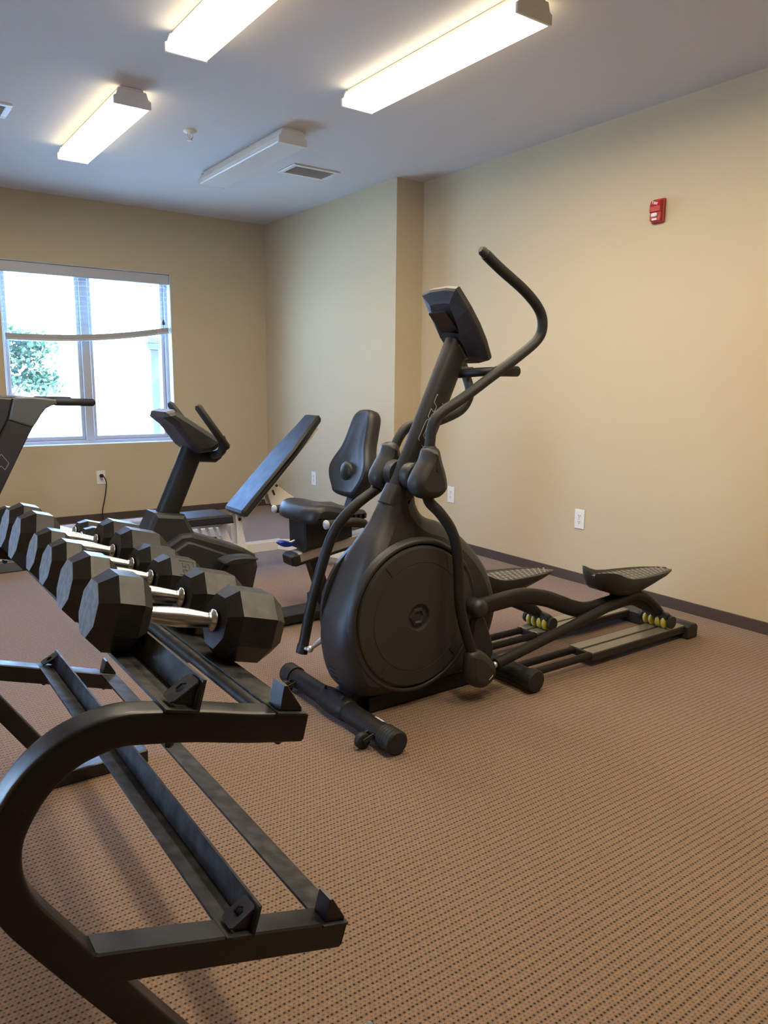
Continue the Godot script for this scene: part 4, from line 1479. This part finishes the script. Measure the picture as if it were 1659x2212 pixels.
# ---------------------------------------------------------------- bench
func bench() -> void:
	var zn := -4.30
	var zf := -4.57
	var z := (zn + zf) / 2
	var t := thing("weight_bench", "white framed adjustable weight bench with raised black backrest pad", "bench", Vector3(2.0, 0, z))
	var m := Mesher.new()
	m.slab(p2([1.595, 0.352, 1.595, 0.398, 1.61, 0.407, 1.90, 0.407, 1.925, 0.400, 1.932, 0.349]), zf, zn, [[0.012, 0.0], [0.003, 0.004], [0.0, 0.012]])
	part("seat_pad", m, M.black_vinyl, t)
	m = Mesher.new()
	m.slab(p2([1.982, 0.405, 1.990, 0.424, 2.2, 0.637, 2.35, 0.790, 2.43, 0.871, 2.50, 0.942, 2.562, 1.005, 2.585, 1.008, 2.600, 0.985, 2.596, 0.965, 2.54, 0.907, 2.47, 0.835, 2.39, 0.753, 2.24, 0.598, 2.028, 0.380, 2.008, 0.380]), zf, zn, [[0.016, 0.0], [0.004, 0.005], [0.0, 0.016]])
	for i in m.v.size():   # rounded, narrower head end
		var w := m.v[i]
		m.v[i].z = z + (w.z - z) * lerpf(1.0, 0.62, smoothstep(0.55, 1.0, (w.y - 0.40) / 0.6))
	part("backrest_pad", m, M.black_vinyl, t)
	m = Mesher.new()
	m.bar(Vector3(2.035, 0.365, z + 0.05), Vector3(2.575, 0.925, z + 0.05), 0.04, 0.025, Vector3(0, 0, 1), 0.003)
	m.bar(Vector3(2.035, 0.365, z - 0.05), Vector3(2.575, 0.925, z - 0.05), 0.04, 0.025, Vector3(0, 0, 1), 0.003)
	part("backrest_frame", m, M.bench_white, t)
	m = Mesher.new()
	m.bar(Vector3(1.62, 0.335, z), Vector3(1.96, 0.330, z), 0.06, 0.03, Vector3(0, 0, 1), 0.003)
	part("seat_frame", m, M.bench_white, t)
	# upright with the pivot
	for s in [-1.0, 1.0]:
		m = Mesher.new()
		m.slab(p2([1.983, 0.378, 2.022, 0.378, 2.028, 0.28, 2.062, 0.13, 1.99, 0.13, 1.99, 0.25]), z + s * 0.045 - 0.006, z + s * 0.045 + 0.006, [[0.001, 0.0], [0.0, 0.001]])
		var u := part("upright", m, M.bench_white, t)
		m = Mesher.new()
		m.lathe([[0.010, 0.0], [0.010, 0.006], [0.006, 0.010]], Vector3(2.004, 0.355, z + s * 0.051), Vector3(0, 0, s), 14)
		part("pivot_bolt", m, M.black_rubber, u)
	# main beam and spread rear legs
	m = Mesher.new()
	m.box(Vector3(1.40, 0.117, z - 0.035), Vector3(2.33, 0.182, z + 0.035), 0.004)
	part("main_beam", m, M.bench_white, t)
	for s in [-1.0, 1.0]:
		m = Mesher.new()
		m.bar(Vector3(2.29, 0.150, z + s * 0.02), Vector3(2.80, 0.045, z + s * 0.30), 0.055, 0.055, Vector3(0, 0, 1), 0.004)
		part("rear_leg", m, M.bench_white, t)
		m = Mesher.new()
		m.obox(Vector3(2.80, 0.020, z + s * 0.30), Vector3(0.09, 0.04, 0.07), Basis(), 0.006)
		part("rubber_foot", m, M.black_rubber, t)
	m = Mesher.new()
	m.box(Vector3(1.40, 0.0, z - 0.22), Vector3(1.455, 0.055, z + 0.22), 0.005)
	m.box(Vector3(1.405, 0.05, z - 0.03), Vector3(1.45, 0.125, z + 0.03), 0.003)
	part("front_foot", m, M.bench_white, t)
	# strut that props the backrest and its notched ladder
	m = Mesher.new()
	m.bar(Vector3(2.262, 0.545, z), Vector3(2.56, 0.330, z), 0.06, 0.045, Vector3(0, 0, 1), 0.004)
	m.bar(Vector3(2.55, 0.345, z), Vector3(2.52, 0.10, z), 0.05, 0.045, Vector3(0, 0, 1), 0.004)
	part("prop_strut", m, M.bench_white, t)
	m = Mesher.new()
	m.slab(p2([2.205, 0.535, 2.285, 0.575, 2.300, 0.53, 2.42, 0.415, 2.24, 0.425]), z - 0.04, z - 0.032)
	m.slab(p2([2.205, 0.535, 2.285, 0.575, 2.300, 0.53, 2.42, 0.415, 2.24, 0.425]), z + 0.032, z + 0.04)
	var br := part("ladder_bracket", m, M.bench_white, t)
	m = Mesher.new()
	m.lathe([[0.009, 0.0], [0.009, 0.003]], Vector3(2.278, 0.553, z + 0.04), Vector3(0, 0, 1), 12)
	m.bar(Vector3(2.248, 0.525, z + 0.041), Vector3(2.262, 0.492, z + 0.041), 0.003, 0.013, Vector3(0, 0, 1))
	part("notch", m, M.black_rubber, br)
	for k in 4:
		m = Mesher.new()
		var x := 1.735 + k * 0.05
		m.bar(Vector3(x, 0.325, z + 0.035), Vector3(x + 0.055, 0.182, z + 0.035), 0.012, 0.018 if k < 3 else 0.045, Vector3(0, 0, 1), 0.002)
		part("ladder_bar", m, M.bench_white, t)


# ---------------------------------------------------------------- treadmill
func treadmill() -> void:
	var z := -5.55
	var t := thing("treadmill", "dark grey treadmill under the window, its handle reaching right", "treadmill", Vector3(1.2, 0, z))
	var m := Mesher.new()
	m.box(Vector3(0.45, 0.03, z - 0.30), Vector3(2.22, 0.10, z + 0.30), 0.006)
	part("deck_frame", m, M.dark_plastic, t)
	m = Mesher.new()
	m.box(Vector3(0.55, 0.10, z - 0.235), Vector3(2.21, 0.130, z + 0.235), 0.008)
	part("running_belt", m, M.belt, t)
	for s in [-1.0, 1.0]:
		m = Mesher.new()
		m.box(Vector3(0.5, 0.075, z + s * 0.295 - 0.055), Vector3(2.24, 0.152, z + s * 0.295 + 0.055), 0.008)
		part("side_rail", m, M.treadmill_rail, t, "pale grey foot rail")
		m = Mesher.new()
		m.box(Vector3(0.30, 0.0, z + s * 0.30 - 0.05), Vector3(0.95, 0.075, z + s * 0.30 + 0.05), 0.008)
		part("foot", m, M.treadmill_grey, t)
		m = Mesher.new()
		m.box(Vector3(2.10, 0.0, z + s * 0.27 - 0.03), Vector3(2.18, 0.05, z + s * 0.27 + 0.03), 0.006)
		part("rear_foot", m, M.black_rubber, t)
		# upright, its head and the grip
		var zz: float = z + s * 0.31
		m = Mesher.new()
		m.slab(p2([0.42, 0.06, 0.56, 0.06, 0.765, 0.521, 0.911, 0.805, 0.975, 0.925, 0.835, 0.974, 0.72, 0.76, 0.52, 0.36]), zz - 0.035, zz + 0.035, [[0.008, 0.0], [0.0, 0.008]])
		var up := part("upright", m, M.dark_plastic, t)
		m = Mesher.new()
		m.slab(p2([0.836, 0.974, 0.976, 0.924, 1.000, 0.958, 1.030, 1.005, 1.060, 1.042, 1.095, 1.060, 1.125, 1.068, 1.125, 1.098, 1.06, 1.108, 0.98, 1.116, 0.90, 1.114, 0.872, 1.106]), zz - 0.04, zz + 0.04, [[0.010, 0.0], [0.003, 0.004], [0.0, 0.012]])
		part("handle_head", m, M.treadmill_grey, up)
		m = Mesher.new()
		m.tube(PackedVector3Array([Vector3(1.115, 1.084, zz), Vector3(1.125, 1.084, zz), Vector3(1.36, 1.0785, zz), Vector3(1.373, 1.078, zz)]), [0.022, 0.025, 0.025, 0.014], 16)
		part("grip", m, M.foam_grip, up)
		m = Mesher.new()
		m.slab(p2([0.60, 0.88, 0.78, 0.88, 0.832, 0.975, 0.868, 1.106, 0.80, 1.112, 0.60, 1.13]), zz - 0.03, zz + 0.03, [[0.008, 0.0], [0.0, 0.008]])
		part("inner_cover", m, M.dark_plastic, up)
		if s > 0:
			m = Mesher.new()
			var e := [Vector2(0.781, 0.762), Vector2(0.821, 0.703), Vector2(0.796, 0.663), Vector2(0.775, 0.688), Vector2(0.745, 0.66), Vector2(0.735, 0.70), Vector2(0.781, 0.762)]
			for i in e.size() - 1:
				m.bar(Vector3(e[i].x, e[i].y, zz + 0.0355), Vector3(e[i + 1].x, e[i + 1].y, zz + 0.0355), 0.0015, 0.003, Vector3(0, 0, 1))
			part("emblem", m, M.logo_grey, up)
	m = Mesher.new()
	m.slab(p2([0.22, 0.05, 0.20, 0.16, 0.30, 0.26, 0.52, 0.25, 0.66, 0.155, 0.66, 0.05]), z - 0.27, z + 0.27, [[0.03, 0.0], [0.008, 0.01], [0.0, 0.03]])
	part("motor_hood", m, M.treadmill_grey, t)
	m = Mesher.new()
	m.slab(p2([0.45, 1.06, 0.42, 1.22, 0.48, 1.30, 0.55, 1.29, 0.72, 1.10, 0.70, 1.05]), z - 0.29, z + 0.29, [[0.02, 0.0], [0.0, 0.02]])
	var con := part("console", m, M.dark_plastic, t)
	m = Mesher.new()
	m.bar(Vector3(0.565, 1.280, z), Vector3(0.70, 1.128, z), 0.30, 0.004, Vector3(0, 0, 1), 0.001)
	part("screen", m, M.screen_glass, con)
